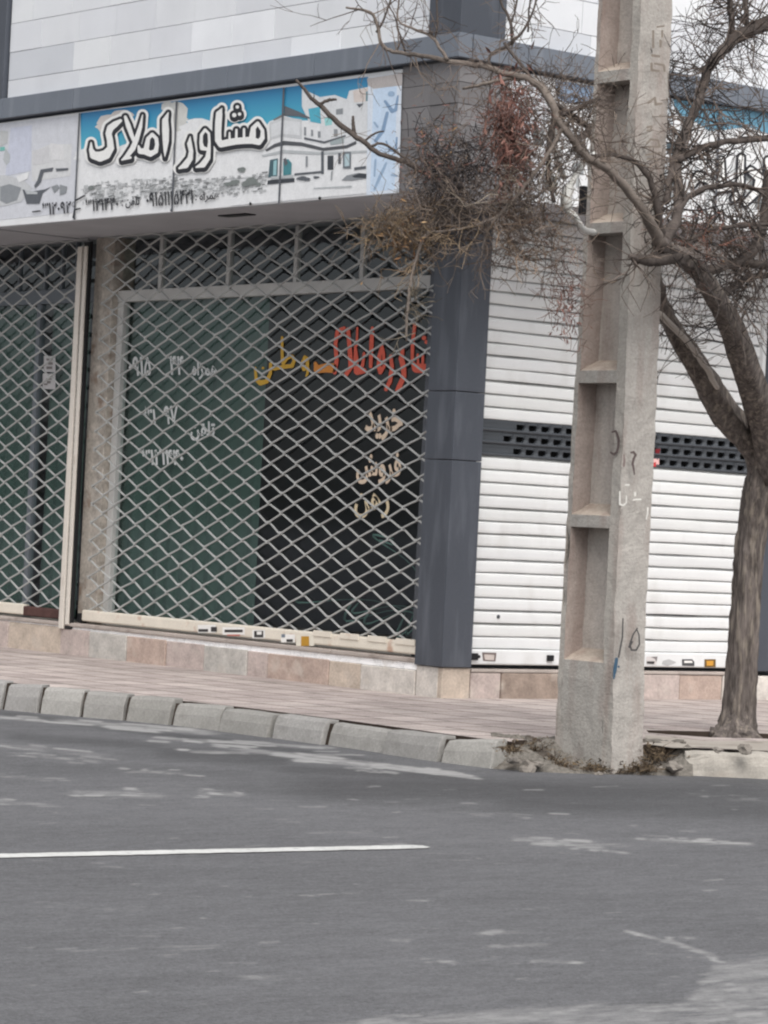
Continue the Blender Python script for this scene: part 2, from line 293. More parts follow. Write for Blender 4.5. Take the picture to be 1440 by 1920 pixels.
# signed-distance lettering: strokes with varying width, merged into one clean outline
def stroke_field(strokes, x0, y0, nx, ny, st):
    X, Y = np.meshgrid(x0 + st * np.arange(nx), y0 + st * np.arange(ny)); F = np.full(X.shape, 1e9)
    for s in strokes:
        if len(s) == 1: s = [s[0], (s[0][0] + 0.01, s[0][1], s[0][2])]
        for (ax, ay, ar), (bx, by, br) in zip(s[:-1], s[1:]):
            dx, dy = bx - ax, by - ay; L = dx * dx + dy * dy + 1e-9
            t = np.clip(((X - ax) * dx + (Y - ay) * dy) / L, 0, 1)
            F = np.minimum(F, np.hypot(X - ax - t * dx, Y - ay - t * dy) - (ar + t * (br - ar)))
    return F
def stroke_mesh(mb, strokes, place, grow=0.0, shift=None, st=0.6, col=(1, 1, 1)):
    al = np.array([p for s in strokes for p in s]); pad = al[:, 2].max() + abs(grow) + 4
    x0, y0 = al[:, 0].min() - pad, al[:, 1].min() - pad
    nx = int((al[:, 0].max() + pad - x0) / st) + 2; ny = int((al[:, 1].max() + pad - y0) / st) + 2
    F = stroke_field(strokes, x0, y0, nx, ny, st) - grow
    if shift:
        for k in (0.5, 1.0): F = np.minimum(F, stroke_field([[(p[0] + shift[0] * k, p[1] + shift[1] * k, p[2]) for p in s] for s in strokes], x0, y0, nx, ny, st) - grow)
    I = F < 0; n4 = I[:-1, :-1].astype(int) + I[:-1, 1:] + I[1:, 1:] + I[1:, :-1]
    V = []; FA = []
    for j in range(ny - 1):
        i = 0; row = n4[j]
        while i < nx - 1:
            c = row[i]
            if c == 4:
                k = i
                while k < nx - 1 and row[k] == 4: k += 1
                b = len(V); V += [(i, j), (k, j), (k, j + 1), (i, j + 1)]; FA.append((b, b + 1, b + 2, b + 3)); i = k; continue
            if c > 0:
                cs = [(i, j), (i + 1, j), (i + 1, j + 1), (i, j + 1)]; pts = []
                for q in range(4):
                    a, d = cs[q], cs[(q + 1) % 4]; fa, fd = F[a[1], a[0]], F[d[1], d[0]]
                    if fa < 0: pts.append(a)
                    if (fa < 0) != (fd < 0):
                        t = fa / (fa - fd); pts.append((a[0] + t * (d[0] - a[0]), a[1] + t * (d[1] - a[1])))
                if len(pts) >= 3: b = len(V); V += pts; FA.append(tuple(range(b, b + len(pts))))
            i += 1
    mb.add([place(x0 + st * x, y0 + st * y) for x, y in V], FA, col)

# words from the built-in typeface (visual order, joined letter forms)
def glyphs(s, bold=0.0):
    c = bpy.data.curves.new('tmp', 'FONT'); c.body = s; c.offset = bold; c.resolution_u = 3
    o = bpy.data.objects.new('tmp', c); COL.objects.link(o); bpy.context.view_layer.update()
    me = bpy.data.meshes.new_from_object(o.evaluated_get(bpy.context.evaluated_depsgraph_get()))
    V = np.array([v.co[:2] for v in me.vertices]); F = [tuple(p.vertices) for p in me.polygons]
    bpy.data.objects.remove(o); bpy.data.curves.remove(c); bpy.data.meshes.remove(me)
    V -= V.min(0); return V, F
def word(mb, s, place, x0, y0, x1, y1, col=(1, 1, 1), bold=0.01, slope=0.0):
    """fit the word into the box x0..x1, y0 (top)..y1 (bottom) of a surface measured by place(x, y)"""
    V, F = glyphs(s, bold); S = V.max(0)
    mb.add([place(x0 + (x1 - x0) * p[0] / S[0], y1 + (y0 - y1) * p[1] / S[1] + slope * (x1 - x0) * p[0] / S[0]) for p in V], F, col)
W_HAMRAH = '\ufee9\ufe8d\ufeae\ufee4\ufeeb'; W_TEL = '\ufee6\ufed4\ufee0\ufe97'; W_BUY = '\ufeaa\ufbfe\ufeae\ufea7'; W_SELL = '\ufeb5\ufeed\ufeae\ufed3'; W_LET = '\ufee6\ufeeb\ufead'

# ================================================================== THE SETTING: road, paving, kerb
g = MB(); g.add([(-700, -700, -0.03), (700, -700, -0.03), (700, 700, -0.03), (-700, 700, -0.03)], [(0, 1, 2, 3)])
tag(g.build('ground', M['asphalt']), kind='structure')

def road():
    xs = np.arange(-12.5, 1.51, 0.03); ys = np.arange(-13.5, 3.01, 0.03); nx, ny = len(xs), len(ys)
    XX, YY = np.meshgrid(xs, ys); P = np.stack([XX, YY, np.zeros_like(XX)], -1)
    q = (P - CAM) @ R_CAM; ok = q[..., 2] > 2
    px = np.where(ok, 720 + FOC * q[..., 0] / np.where(ok, q[..., 2], 1), -9e3); py = np.where(ok, 960 + FOC * q[..., 1] / np.where(ok, q[..., 2], 1), -9e3)
    wear = np.zeros_like(XX); dark = np.zeros_like(XX)
    def seg(A, x0, y0, x1, y1, wd, amt):
        dx, dy = x1 - x0, y1 - y0; t = np.clip(((px - x0) * dx + (py - y0) * dy) / (dx * dx + dy * dy), 0, 1)
        d = np.hypot((px - x0 - t * dx) * 0.25, py - y0 - t * dy) / wd
        np.maximum(A, amt * np.clip(1.4 - d, 0, 1) * np.clip(np.minimum(t, 1 - t) * 6 + 0.35, 0, 1), out=A)
    rr = np.random.default_rng(5)
    def streak(x0, y0, x1, y1, wd, amt):
        seg(wear, x0, y0, x1, y1, wd * .8, amt * .6); L = abs(x1 - x0)
        for k in range(int(3 + L / 34)):
            t = rr.uniform(-.06, .9); l = rr.uniform(.06, .34); o = rr.normal(0, wd * .55); a, b = x0 + (x1 - x0) * t, y0 + (y1 - y0) * t + o
            seg(wear, a, b, a + (x1 - x0) * l, b + (y1 - y0) * l + rr.normal(0, .8), rr.uniform(1.3, 3.2), min(1, amt * rr.uniform(.7, 1.3)))
    for s in [(-60, 1340, 90, 1352, 5, .9), (90, 1350, 420, 1376, 7, 1), (290, 1384, 640, 1404, 5, .85), (350, 1408, 650, 1416, 4, .7), (420, 1402, 870, 1452, 6, 1), (560, 1424, 860, 1450, 5, .9),
              (-20, 1395, 220, 1420, 7, .55), (0, 1412, 200, 1428, 6, .5), (230, 1446, 365, 1450, 5, .6), (120, 1485, 320, 1493, 8, .72), (365, 1484, 455, 1492, 6, .7), (-20, 1500, 95, 1510, 5, .65), (-20, 1455, 130, 1462, 5, .4),
              (640, 1438, 740, 1448, 4, .7), (950, 1572, 1090, 1580, 7, .65), (1000, 1582, 1190, 1586, 5, .72), (1100, 1592, 1190, 1600, 4, .6), (1200, 1574, 1385, 1582, 6, .7), (1280, 1488, 1440, 1500, 5, .35),
              (890, 1750, 980, 1746, 6, .5), (910, 1776, 1035, 1771, 6, .6), (785, 1797, 860, 1806, 5, .62), (990, 1801, 1105, 1806, 6, .6), (680, 1760, 780, 1762, 6, .35), (1165, 1744, 1262, 1768, 5, .8), (1255, 1765, 1345, 1796, 7, .85), (1270, 1756, 1310, 1760, 5, .6),
              (560, 1560, 700, 1562, 5, .3), (830, 1520, 1000, 1530, 6, .3), (150, 1780, 420, 1776, 6, .35), (420, 1830, 640, 1836, 6, .35), (60, 1700, 260, 1706, 6, .28)]: streak(*s)
    for k in range(190):
        x, y = rr.uniform(0, 1440), rr.uniform(1460, 1900); L = rr.uniform(10, 60); seg(wear, x, y, x + L, y + rr.normal(0, 1.5), rr.uniform(1, 2.2), rr.uniform(.2, .55))
    for k in range(70):
        x, y = rr.uniform(1180, 1460), rr.uniform(1770, 1920); L = rr.uniform(20, 110); seg(wear, x, y, x + L, y + rr.normal(0, 2), rr.uniform(1.2, 4), rr.uniform(.3, .75) * (1 if y > 1780 + (1440 - x) * .45 else .0))
    for k in range(110):
        x, y = rr.uniform(560, 1460), rr.uniform(1866, 1925); L = rr.uniform(20, 130); seg(wear, x, y, x + L, y + rr.normal(0, 2), rr.uniform(1.2, 4), rr.uniform(.25, .7) * (1 if y > 1900 - (x - 760) * .05 else .0))
    # rough pale surface at the near right edge, with its own broken border
    ed = np.interp(px, [1180, 1260, 1340, 1400, 1440, 1600], [2300, 1900, 1800, 1795, 1780, 1750]); np.maximum(wear, np.where(px > 1180, np.clip((py - ed) / 60 + 0.2, 0, 0.42), 0), out=wear)
    seg(wear, 1380, 1850, 1460, 1860, 26, .35)
    bt = np.interp(px, [-500, 300, 560, 800, 1000, 1340, 1900], [1990, 1950, 1925, 1897, 1880, 1868, 1850]); np.maximum(wear, np.clip((py - bt) / 40 + 0.12, 0, 0.42) * (py > bt - 6), out=wear)
    for s in [(500, 1475, 1500, 1490, 26, .9), (900, 1500, 1500, 1520, 22, .8), (280, 1410, 560, 1428, 14, .8), (0, 1380, 330, 1400, 8, .7), (500, 1440, 900, 1462, 10, .8), (-50, 1330, 700, 1428, 6, .7), (0, 1440, 500, 1456, 12, .35), (560, 1455, 1300, 1470, 10, .5)]: seg(dark, *s)
    V = P.reshape(-1, 3); idx = np.arange(nx * ny).reshape(ny, nx)
    F = np.stack([idx[:-1, :-1], idx[:-1, 1:], idx[1:, 1:], idx[1:, :-1]], -1).reshape(-1, 4)
    me = bpy.data.meshes.new('road'); me.from_pydata(V.tolist(), [], F.tolist())
    ca = me.color_attributes.new('wear', 'FLOAT_COLOR', 'POINT'); arr = np.ones((len(V), 4), np.float32); arr[:, 0] = wear.ravel(); arr[:, 1] = dark.ravel(); arr[:, 2] = 0
    ca.data.foreach_set('color', arr.ravel()); me.materials.append(M['asphalt'])
    o = bpy.data.objects.new('road', me); COL.objects.link(o); tag(o, kind='structure')
road()

def marking():
    a, b = onZ(-200, 1610.5), onZ(800, 1588.5); d = b - a; d /= np.linalg.norm(d); nrm = np.array([-d[1], d[0], 0]); L = np.linalg.norm(b - a)
    n = 60; mb = MB(); V = []
    for i in range(n + 1):
        t = i / n; wd = 0.062 * min(1, (1 - t) * 24 + 0.5); p = a + d * L * t; j = rng.normal(0, 0.004, 2)
        V += [p + nrm * (wd + j[0]) + np.array([0, 0, .004]), p - nrm * (wd + j[1]) + np.array([0, 0, .004])]
    mb.add(V, [(2 * i, 2 * i + 1, 2 * i + 3, 2 * i + 2) for i in range(n)]); tag(mb.build('road_marking', M['marking']), kind='structure')
marking()

# kerb line (front foot), from far left to the pole
KP = smoothline([(-4.6, 4.2), (-3.75, 2.4), (-3.2, 0.95), (-2.96, 0.3), (-2.76, -0.12), (-2.64, -0.55), (-2.57, -1.2), (-2.55, -1.9), (-2.56, -2.6), (-2.57, -3.1), (-2.53, -3.46)], 12)
kd = np.concatenate([[0], np.cumsum(np.linalg.norm(np.diff(KP, axis=0), axis=1))])
kpx = np.array([proj((x, y, 0))[0] for x, y in KP])
def kerb_at(s): return np.array([np.interp(s, kd, KP[:, 0]), np.interp(s, kd, KP[:, 1])])
def kerb_s(pxv): return float(np.interp(pxv, kpx, kd))
def kerb_h(s): return float(np.interp(kpx_of(s), [0, 330, 700, 940], [0.19, 0.152, 0.14, 0.15]))
def kpx_of(s): return float(np.interp(s, kd, kpx))
TH = 0.13
# sidewalk outline with the tree pit cut out
back = []
for s in np.linspace(0, kd[-1], 60):
    p = kerb_at(s); t = kerb_at(min(s + .02, kd[-1])) - kerb_at(max(s - .02, 0)); t /= np.linalg.norm(t); nn = np.array([-t[1], t[0]])   # towards the building
    back.append(p + nn * (TH + 0.05))
K2a, K2b = np.array([-1.53, -3.98]), np.array([3.5, -7.6])
t2 = (K2b - K2a) / np.linalg.norm(K2b - K2a); n2 = np.array([-t2[1], t2[0]])
out = [(-4.6 + 0.0, 9.0)] + [tuple(p) for p in back] + [(-2.22, -3.30), (-1.86, -3.36), (-1.52, -3.66), tuple(K2a + n2 * 0.135 + t2 * .05), tuple(K2b + n2 * 0.135), (16, -7.4), (16, 0.3), (0.3, 0.3), (0.3, 9.0)]
pit = [(-0.62, -2.62), (-0.10, -3.10), (0.95, -3.62), (1.35, -3.2), (0.9, -2.6), (-0.2, -2.35)]
pit = [tuple(onZ(1212, 1369, .15)[:2]), tuple(onZ(1216, 1374, .15)[:2]), tuple(onZ(1330, 1382.5, .15)[:2]), tuple(onZ(1475, 1386, .15)[:2]), tuple(onZ(1475, 1377, .15)[:2]), tuple(onZ(1330, 1371.5, .15)[:2])]
def flat(outer, hole, z):
    A = [Vector((x, y, z)) for x, y in outer]; H = [Vector((x, y, z)) for x, y in hole] if hole else None
    tr = tessellate_polygon([A, H] if H else [A]); return (A + (H or [])), tr
mb = MB(); V, T = flat(out, pit, 0.15); mb.add(V, [tuple(t) for t in T])
pn = len(pit)
tag(mb.build('sidewalk', M['paving']), kind='structure')
mb = MB()
mb.add([(x, y, 0.15) for x, y in pit] + [(x, y, 0.03) for x, y in pit], [(i, (i + 1) % pn, pn + (i + 1) % pn, pn + i) for i in range(pn)] + [tuple(pn + i for i in range(pn))])
tag(mb.build('tree_pit_soil', M['pit']), kind='structure')
# sidewalk face towards the gap left by the missing kerb, and under the kerb joint
mb = MB(); gp = [tuple(back[-1]), (-2.22, -3.30), (-1.86, -3.36), (-1.52, -3.66), tuple(K2a + n2 * 0.135 + t2 * .05)]
for a, b in zip(gp[:-1], gp[1:]): mb.add([(a[0], a[1], 0.149), (b[0], b[1], 0.149), (b[0], b[1], -0.01), (a[0], a[1], -0.01)], [(0, 1, 2, 3)])
bl = [tuple(p) for p in back]
for a, b in zip(bl[:-1], bl[1:]): mb.add([(a[0], a[1], 0.149), (b[0], b[1], 0.149), (b[0], b[1], -0.01), (a[0], a[1], -0.01)], [(0, 1, 2, 3)])
tag(mb.build('sidewalk_edge', M['pit']), kind='structure')
mb = MB(); e0, e1 = K2a + t2 * 1.92, K2b + n2 * .0   # the pavement's own edge further along the side street
for a, b in ((e0, e1), (e1, np.array([16, K2b[1] - .05]))):
    d = (b - a) / np.linalg.norm(b - a); q = np.array([-d[1], d[0]]) * .16
    mb.add([(*a, -.02), (*b, -.02), (*(b + q), -.02), (*(a + q), -.02), (*a, .148), (*b, .148), (*(b + q), .148), (*(a + q), .148)], [(0, 1, 5, 4), (4, 5, 6, 7), (1, 2, 6, 5), (3, 0, 4, 7)])
tag(mb.build('pavement_edge', M['kerb_pale']), kind='structure')
# pale concrete apron between pit and the kerb at the pole
ap = [onZ(1210, 1379, .15), onZ(1320, 1390, .15), onZ(1475, 1391, .15), (*(K2a + t2 * 1.9 + n2 * .14), 0), (*(K2a + t2 * .12 + n2 * .14), 0), onZ(1262, 1404, .15), onZ(1210, 1396, .15)]
mb = MB(); V, T = flat([(p[0], p[1]) for p in ap], None, 0.155); mb.add(V, [tuple(t) for t in T]); tag(mb.build('concrete_apron', M['apron']), kind='structure')

# each kerb stone a thing
import bmesh
cuts = [-215, -140, -72, 3, 71, 151, 233, 318, 410, 507, 604, 713, 822, 936]
order = ['first', 'second', 'third', 'fourth', 'fifth', 'sixth', 'seventh', 'eighth', 'ninth', 'tenth', 'eleventh', 'twelfth', 'thirteenth', 'fourteenth']
def kerb_stone(s0, s1, label, group, jit=0.012, m_='kerb', path=kerb_at, hh=kerb_h):
    bm = bmesh.new(); n = 4; rows = []
    h0 = hh((s0 + s1) / 2) + rng.normal(0, 0.004); off = rng.normal(0, jit); tilt = rng.normal(0, 0.014); tone = 1 + rng.normal(0, .11)
    for i in range(n + 1):
        s = s0 + (s1 - s0) * i / n; p = path(s); t = path(s + .03) - path(s - .03); t /= np.linalg.norm(t); nn = np.array([-t[1], t[0]])
        h = h0 + tilt * (i / n - .5)
        ring = [(off, -0.03), (off + 0.022, h * .55), (off + 0.044, h * .9), (off + 0.066, h), (TH + .01, h + 0.002), (TH + .01, -0.03)]
        rows.append([bm.verts.new((*(p + nn * a), b)) for a, b in ring])
    k = len(rows[0])
    for i in range(n):
        for j in range(k): bm.faces.new((rows[i][j], rows[i + 1][j], rows[i + 1][(j + 1) % k], rows[i][(j + 1) % k]))
    bm.faces.new(rows[0][::-1]); bm.faces.new(rows[-1])
    bmesh.ops.recalc_face_normals(bm, faces=bm.faces)
    ed = [e for e in bm.edges if e.calc_face_angle(0) > 0.7]; bmesh.ops.bevel(bm, geom=ed, offset=0.008, segments=2, profile=0.5, affect='EDGES')
    if m_ == 'kerb_pale':
        bmesh.ops.subdivide_edges(bm, edges=[e for e in bm.edges if e.calc_length() > .05], cuts=3, use_grid_fill=True)
        from mathutils import noise as mn
        for v in bm.verts: v.co += Vector((mn.noise(v.co * 9), mn.noise(v.co * 9 + Vector((5, 0, 0))), mn.noise(v.co * 7 + Vector((0, 5, 0))))) * .016
    for v in bm.verts: v.co += Vector(rng.normal(0, 0.0015, 3))
    mb = MB(); mb.bm(bm, (tone, tone, tone * rng.uniform(.97, 1.01))); p = path((s0 + s1) / 2)
    o = mb.build('kerb_stone', M[m_], origin=(p[0], p[1], 0)); tag(o, label, 'kerb stone', group); return o
ns = len(cuts) - 1
for i in range(ns):
    a, b = kerb_s(cuts[i]), kerb_s(cuts[i + 1])
    if cuts[i] < -100: a, b = kerb_s(-72) - 0.5 * (2 - i), kerb_s(-72) - 0.5 * (1 - i) - 0.0
    k = ns - 1 - i
    lab = ('grey concrete kerb stone at the end of the row, beside the dirt at the pole' if k == 0 else 'grey concrete kerb stone, %s in the row counted from the concrete pole' % order[k])
    kerb_stone(a + 0.016, b - 0.016, lab, 'kerb stones along the pink pavement')
mb = MB()   # dark packed dirt in the joints between the stones
for c in cuts[2:-1]:
    s_ = kerb_s(c); p = kerb_at(s_); t = kerb_at(s_ + .03) - kerb_at(s_ - .03); t /= np.linalg.norm(t); nn = np.array([-t[1], t[0]]); h = kerb_h(s_)
    Q = lambda a, o, z: (*(p + t * a + nn * o), z)
    mb.add([Q(-.02, .03, -.02), Q(.02, .03, -.02), Q(.02, .066, h - .014), Q(-.02, .066, h - .014), Q(-.02, TH, -.02), Q(.02, TH, -.02), Q(.02, TH, h - .014), Q(-.02, TH, h - .014)], [(0, 1, 2, 3), (3, 2, 6, 7), (1, 5, 6, 2), (4, 0, 3, 7)])
tag(mb.build('kerb_joint_dirt', M['pit']), kind='structure')
def path2(s): return K2a + t2 * s
kerb_stone(0.02, 0.9, 'pale low kerb stone with a rounded end, between the pole and the tree', 'kerb stones along the pink pavement', 0.002, 'kerb_pale', path2, lambda s: 0.148)
kerb_stone(0.93, 1.9, 'pale low kerb stone further from the pole, in front of the tree', 'kerb stones along the pink pavement', 0.002, 'kerb_pale', path2, lambda s: 0.148)

# lumpy dry soil round the pole foot
def soil():
    mb = MB(); nu, nv = 56, 40; V = []
    a = onZ(925, 1442); b = onZ(1300, 1456); fr = np.array([a, onZ(1040, 1449), onZ(1130, 1452), onZ(1200, 1453), b]); fr = smoothline(fr, 16)
    from mathutils import noise as mn
    for i in range(len(fr)):
        for j in range(nv):
            t = j / (nv - 1); p = fr[i] + np.array([0.63, 0.776, 0]) * t * 0.66
            pxi = proj(fr[i])[0]; hm = np.interp(pxi, [930, 955, 1015, 1045, 1205, 1235, 1290, 1305], [.05, .10, .09, .04, .04, .09, .14, .12]); hm = hm + (.155 - hm) * max(0, min(1, (t - .45) / .3))
            h = hm * min(1, (t / 0.3) ** 0.7)
            h += (0.05 * mn.noise(Vector((p[0] * 5, p[1] * 5, 1))) + 0.05 * mn.noise(Vector((p[0] * 14, p[1] * 14, 3))) + .03 * mn.noise(Vector((p[0] * 34, p[1] * 34, 5)))) * (0.35 + t) * (1 if t < .7 else .3)
            V.append((p[0], p[1], max(h, -0.01) if t > 0 else -0.012))
    n_ = len(fr); mb.add(V, [(i * nv + j, (i + 1) * nv + j, (i + 1) * nv + j + 1, i * nv + j + 1) for i in range(n_ - 1) for j in range(nv - 1)])
    tag(mb.build('soil', M['soil'], smooth=False), kind='structure')
soil()

# rubble and dry weeds round the pole foot
def stone(px, py, z, r, label):
    bm = bmesh.new(); bmesh.ops.create_icosphere(bm, subdivisions=2, radius=r); sc = rng.uniform(0.55, 1.2, 3); sc[2] *= 0.7
    from mathutils import noise as mn
    sd_ = rng.uniform(0, 50)
    for v in bm.verts: v.co = Vector([v.co[k] * sc[k] for k in range(3)]) * (1 + 0.8 * mn.noise(v.co / r * 1.3 + Vector((sd_, 0, 0))))
    p = onZ(px, py, z); bmesh.ops.translate(bm, verts=bm.verts, vec=Vector((p[0], p[1], z + r * 0.3)))
    mb = MB(); mb.bm(bm); tag(mb.build('rubble_stone', M['rubble'], origin=(p[0], p[1], z)), label, 'stone', 'loose rubble round the pole foot')
stone(962, 1432, 0.04, .055, 'broken pale concrete lump beside the last grey kerb stone')
stone(988, 1444, 0.01, .05, 'pale stone lying where the asphalt meets the dirt by the pole')
stone(1008, 1438, 0.03, .04, 'small pale stone close against the pole foot on its ladder side')
stone(1232, 1446, 0.02, .035, 'small stone just past the flat side of the pole foot')
stone(1262, 1442, 0.04, .05, 'stone against the rounded end of the pale kerb')
stone(1122, 1453, 0.0, .025, 'tiny stone on the asphalt at the pole foot')
stone(1172, 1451, 0.0, .035, 'stone at the front corner of the pole foot')
stone(1345, 1409, 0.155, .03, 'stone on the pale concrete apron in front of the tree')
stone(1395, 1410, 0.155, .045, 'largest flat stone on the apron below the tree trunk')
def weed(px, py, z, h, n, label):
    p = onZ(px, py, z); mb = MB()
    for i in range(n):
        a = rng.uniform(0, 6.28); b = np.array([p[0], p[1], z]) + np.array([math.cos(a), math.sin(a), 0]) * rng.uniform(0, .09); d = np.array([rng.normal(0, .5), rng.normal(0, .5), rng.uniform(.4, 1)]); L = h * rng.uniform(.5, 1.1)
        pts = [b, b + d * L * .5, b + d * L + np.array([rng.normal(0, .03), rng.normal(0, .03), -0.02])]; c = rgb(*random.choice([(88, 76, 64), (70, 62, 54), (110, 96, 78)])); mb.tube(pts, [.003, .0022, .001], 3, c, False)
        for q in range(3):
            e = pts[1] + rng.normal(0, .02, 3); f_ = rng.normal(0, .014, 3); g_ = rng.normal(0, .007, 3); mb.add([e, e + f_, e + f_ + g_], [(0, 1, 2)], c)
    tag(mb.build('dry_weed', M['leaf'], origin=(p[0], p[1], z)), label, 'weed', 'dry weeds round the pole foot')
weed(1000, 1418, .06, .13, 60, 'dark dry weed tuft between the kerb end and the pole')
weed(1030, 1436, .02, .10, 40, 'low dry weed at the corner of the pole foot on its ladder side')
weed(1180, 1440, .02, .10, 60, 'dark dry weed in front of the flat side of the pole')
weed(1228, 1425, .08, .12, 60, 'dry weed tuft between the pole and the pale kerb')
weed(1050, 1443, .01, .07, 70, 'low dark weed against the ladder side of the pole foot')
weed(1112, 1446, .01, .06, 90, 'flattened dark weed at the middle of the ladder side of the pole foot')
weed(1160, 1447, .01, .06, 110, 'flattened dark weed at the front corner of the pole foot')
weed(1204, 1446, .02, .08, 90, 'dark weed at the outer corner of the flat side of the pole foot')
weed(1262, 1430, .06, .07, 70, 'dark weed against the rounded end of the pale kerb')
weed(960, 1408, .12, .08, 40, 'small weed behind the last grey kerb stone')

# ================================================================== THE BUILDING
ZS = 0.15
B = thing('shop_building', 'corner shop building with white stone upper floor, charcoal pillars and roll-down shutters', 'building', (0, 0, ZS))
# core
mb = MB(); mb.box(-.775, 12, -.775, 11, 3.67, 8.6); mb.box(.12, 12, .16, .5, .1, 3.67); mb.box(.12, .3, .16, .30, .1, 3.67); mb.box(.1, .5, 7.4, 11, .1, 3.67); mb.box(0.5, 12, 10.6, 11, .1, 3.67); mb.box(11.6, 12, .5, 10.6, .1, 3.67)
mb.build('core_wall', M['joint'], B)
# upper white cladding, tile by tile
def clad():
    mb = MB(); rows = [4.702, 4.855, 5.085, 5.322] + [5.322 + .236 * k for k in range(1, 14)]; gp = .0045
    cols = [rgb(223, 225, 228), rgb(219, 221, 225), rgb(225, 227, 229), rgb(216, 218, 222), rgb(221, 223, 226)]
    grey = rgb(205, 208, 213); bright = rgb(233, 235, 238)
    m1, m2, m3 = MB(), MB(), MB()
    for r in range(len(rows) - 1):
        mb = m1; z0, z1 = rows[r] + gp / 2, rows[r + 1] - gp / 2
        y = -.5 - rng.uniform(0, .4)
        while y < 4.93:
            ln = rng.choice([.52, .55, .58]); a, b = max(y, -.49), min(y + ln, 4.94); c = cols[rng.integers(5)]; u = rng.random(); c = grey if u < .09 else (bright if u < .17 else c)
            if b - a > .03: d = rng.uniform(0, .003); mb.box(-.80 - d, -.775, a + gp * .35, b - gp * .35, z0, z1, c)
            y += ln
        mb = m2; x = -.6 - rng.uniform(0, .4)
        while x < 9:
            ln = rng.choice([.52, .55, .58]); a, b = max(x, -.57), min(x + ln, 9); c = cols[rng.integers(5)]; u = rng.random(); c = grey if u < .09 else (bright if u < .17 else c)
            if b - a > .03: d = rng.uniform(0, .003); mb.box(a + gp * .35, b - gp * .35, -.80 - d, -.775, z0, z1, c)
            x += ln
        mb = m3; y = 5.45
        while y < 11:
            mb.box(-.80, -.775, y, y + .55, z0, z1, cols[rng.integers(5)]); y += .5545
    for mb in (m1, m2, m3): mb.build('white_cladding', M['cladding'], B)
clad()
mb = MB()
for z0, z1 in ((4.702, 5.9), (5.906, 7.2), (7.206, 8.6)):
    mb.bbox(-.835, -.50, -.835, -.495, z0, z1, .004)
    mb.bbox(-.50 + .003, -.575 + .003 + .0001 + .14, -.834, -.776, z0, z1, .003)
mb.build('upper_corner_column', M['pillar'], B)
mb = MB(); mb.bbox(-.84, -.74, 4.96, 5.43, 4.702, 8.6, .005); mb.build('upper_side_column', M['pillar'], B)
mb = MB()
y = -.86
for ln in (.55, 1.05, 1.05, .98, 1.1, 1.05, 1.05, 1.05, 1.05, 1.05, 1.0):
    mb.bbox(-.86, -.74, y + .003, y + ln - .003, 4.535, 4.70, .004); y += ln
x = -.735
for ln in (.5, 1.05, 1.0, 1.1, 1.05, 1.05, 1.05, 1.05, 1.05): mb.bbox(x + .003, x + ln - .003, -.86, -.74, 4.535, 4.70, .004); x += ln
mb.build('fascia_band', M['fascia'], B)
# grey stone beside the signs
mb = MB(); z = 3.655
while z < 4.53:
    h = min(.145, 4.533 - z); gr = lambda: rgb(*(np.array([118, 116, 117]) + rng.normal(0, 5)))
    for a, b in ((-.80, -.52), (-.517, -.205)): d = rng.uniform(0, .006); mb.box(-.803 - d, -.776, a, b, z, z + h - .004, gr())
    for a, b in ((-.80, -.53), (-.527, -.262)): d = rng.uniform(0, .006); mb.box(a, b, -.803 - d, -.776, z, z + h - .004, gr())
    z += .145
mb.build('stone_facing', M['stone_grey'], B)
# soffit of the overhang
mb = MB(); mb.box(-.79, .35, -.79, 5.055, 3.645, 3.668); mb.box(.352, 9, -.79, .15, 3.645, 3.668); mb.box(-.79, .35, 5.075, 9, 3.638, 3.668); mb.build('soffit', M['soffit'], B)
mb = MB(); mb.box(-.55, -.45, 1.9, 2.25, 3.636, 3.644); mb.build('soffit_vent', M['black'], B)
# plinth in sandstone blocks under the grille and the shutter
def plinth():
    mb = MB(); C = {'p': (182, 168, 162), 't': (190, 176, 162), 'w': (200, 194, 187), 'g': (182, 178, 172), 'b': (150, 135, 124), 'r': (178, 159, 148)}
    L = [(9, 7.6, 'w'), (7.6, 6.6, 'r'), (6.6, 5.75, 'p'), (5.75, 4.93, 't'), (4.93, 4.49, 'p'), (4.49, 3.94, 'g'), (3.94, 3.39, 'r'), (3.39, 2.87, 'p'), (2.87, 2.3, 'g'), (2.3, 2.04, 'p'), (2.04, 1.28, 'r'), (1.28, .90, 't'), (.90, .27, 'w'), (.27, .023, 'w')]
    for a, b, k in L: top = float(np.interp(a, [0, 1, 6], [.325, .33, .375])) if a > .3 else .368; d = rng.uniform(0, .012); mb.bbox(-.02 - d, .16, b + .004, a - .004, ZS - .02, top, .008, rgb(*C[k]))
    Rr = [(-.02, .25, 't'), (.25, .54, 'p'), (.54, 1.3, 'b'), (1.3, 1.9, 'r'), (1.9, 2.35, 'p'), (2.35, 2.81, 'r'), (2.81, 3.6, 'w'), (3.6, 4.4, 'p'), (4.4, 5.4, 'b')]
    for a, b, k in Rr: d = rng.uniform(0, .01); mb.bbox(a + .004, b - .004, -.02 - d, .155, ZS - .02, .335 if a > .1 else .367, .008, rgb(*C[k]))
    mb.build('plinth', M['plinth'], B)
    mb = MB()
    for a, b in ((0.27, 1.25), (1.255, 2.6), (2.605, 3.7), (3.705, 4.86), (4.9, 6.0), (6.005, 7.4)): mb.bbox(-.035, .30, a, b, .385, .415, .006)
    mb.bbox(.25, 3.05, -.028, .15, .338, .362, .006); mb.build('sill', M['sill'], B)
    mb = MB()
    for a, b in ((0.27, 2.6), (2.605, 4.86), (4.9, 7.4)): mb.bbox(-.015, .28, a, b, .33, .384, .006)
    mb.build('sill_bed', M['plinth'], B)
plinth()
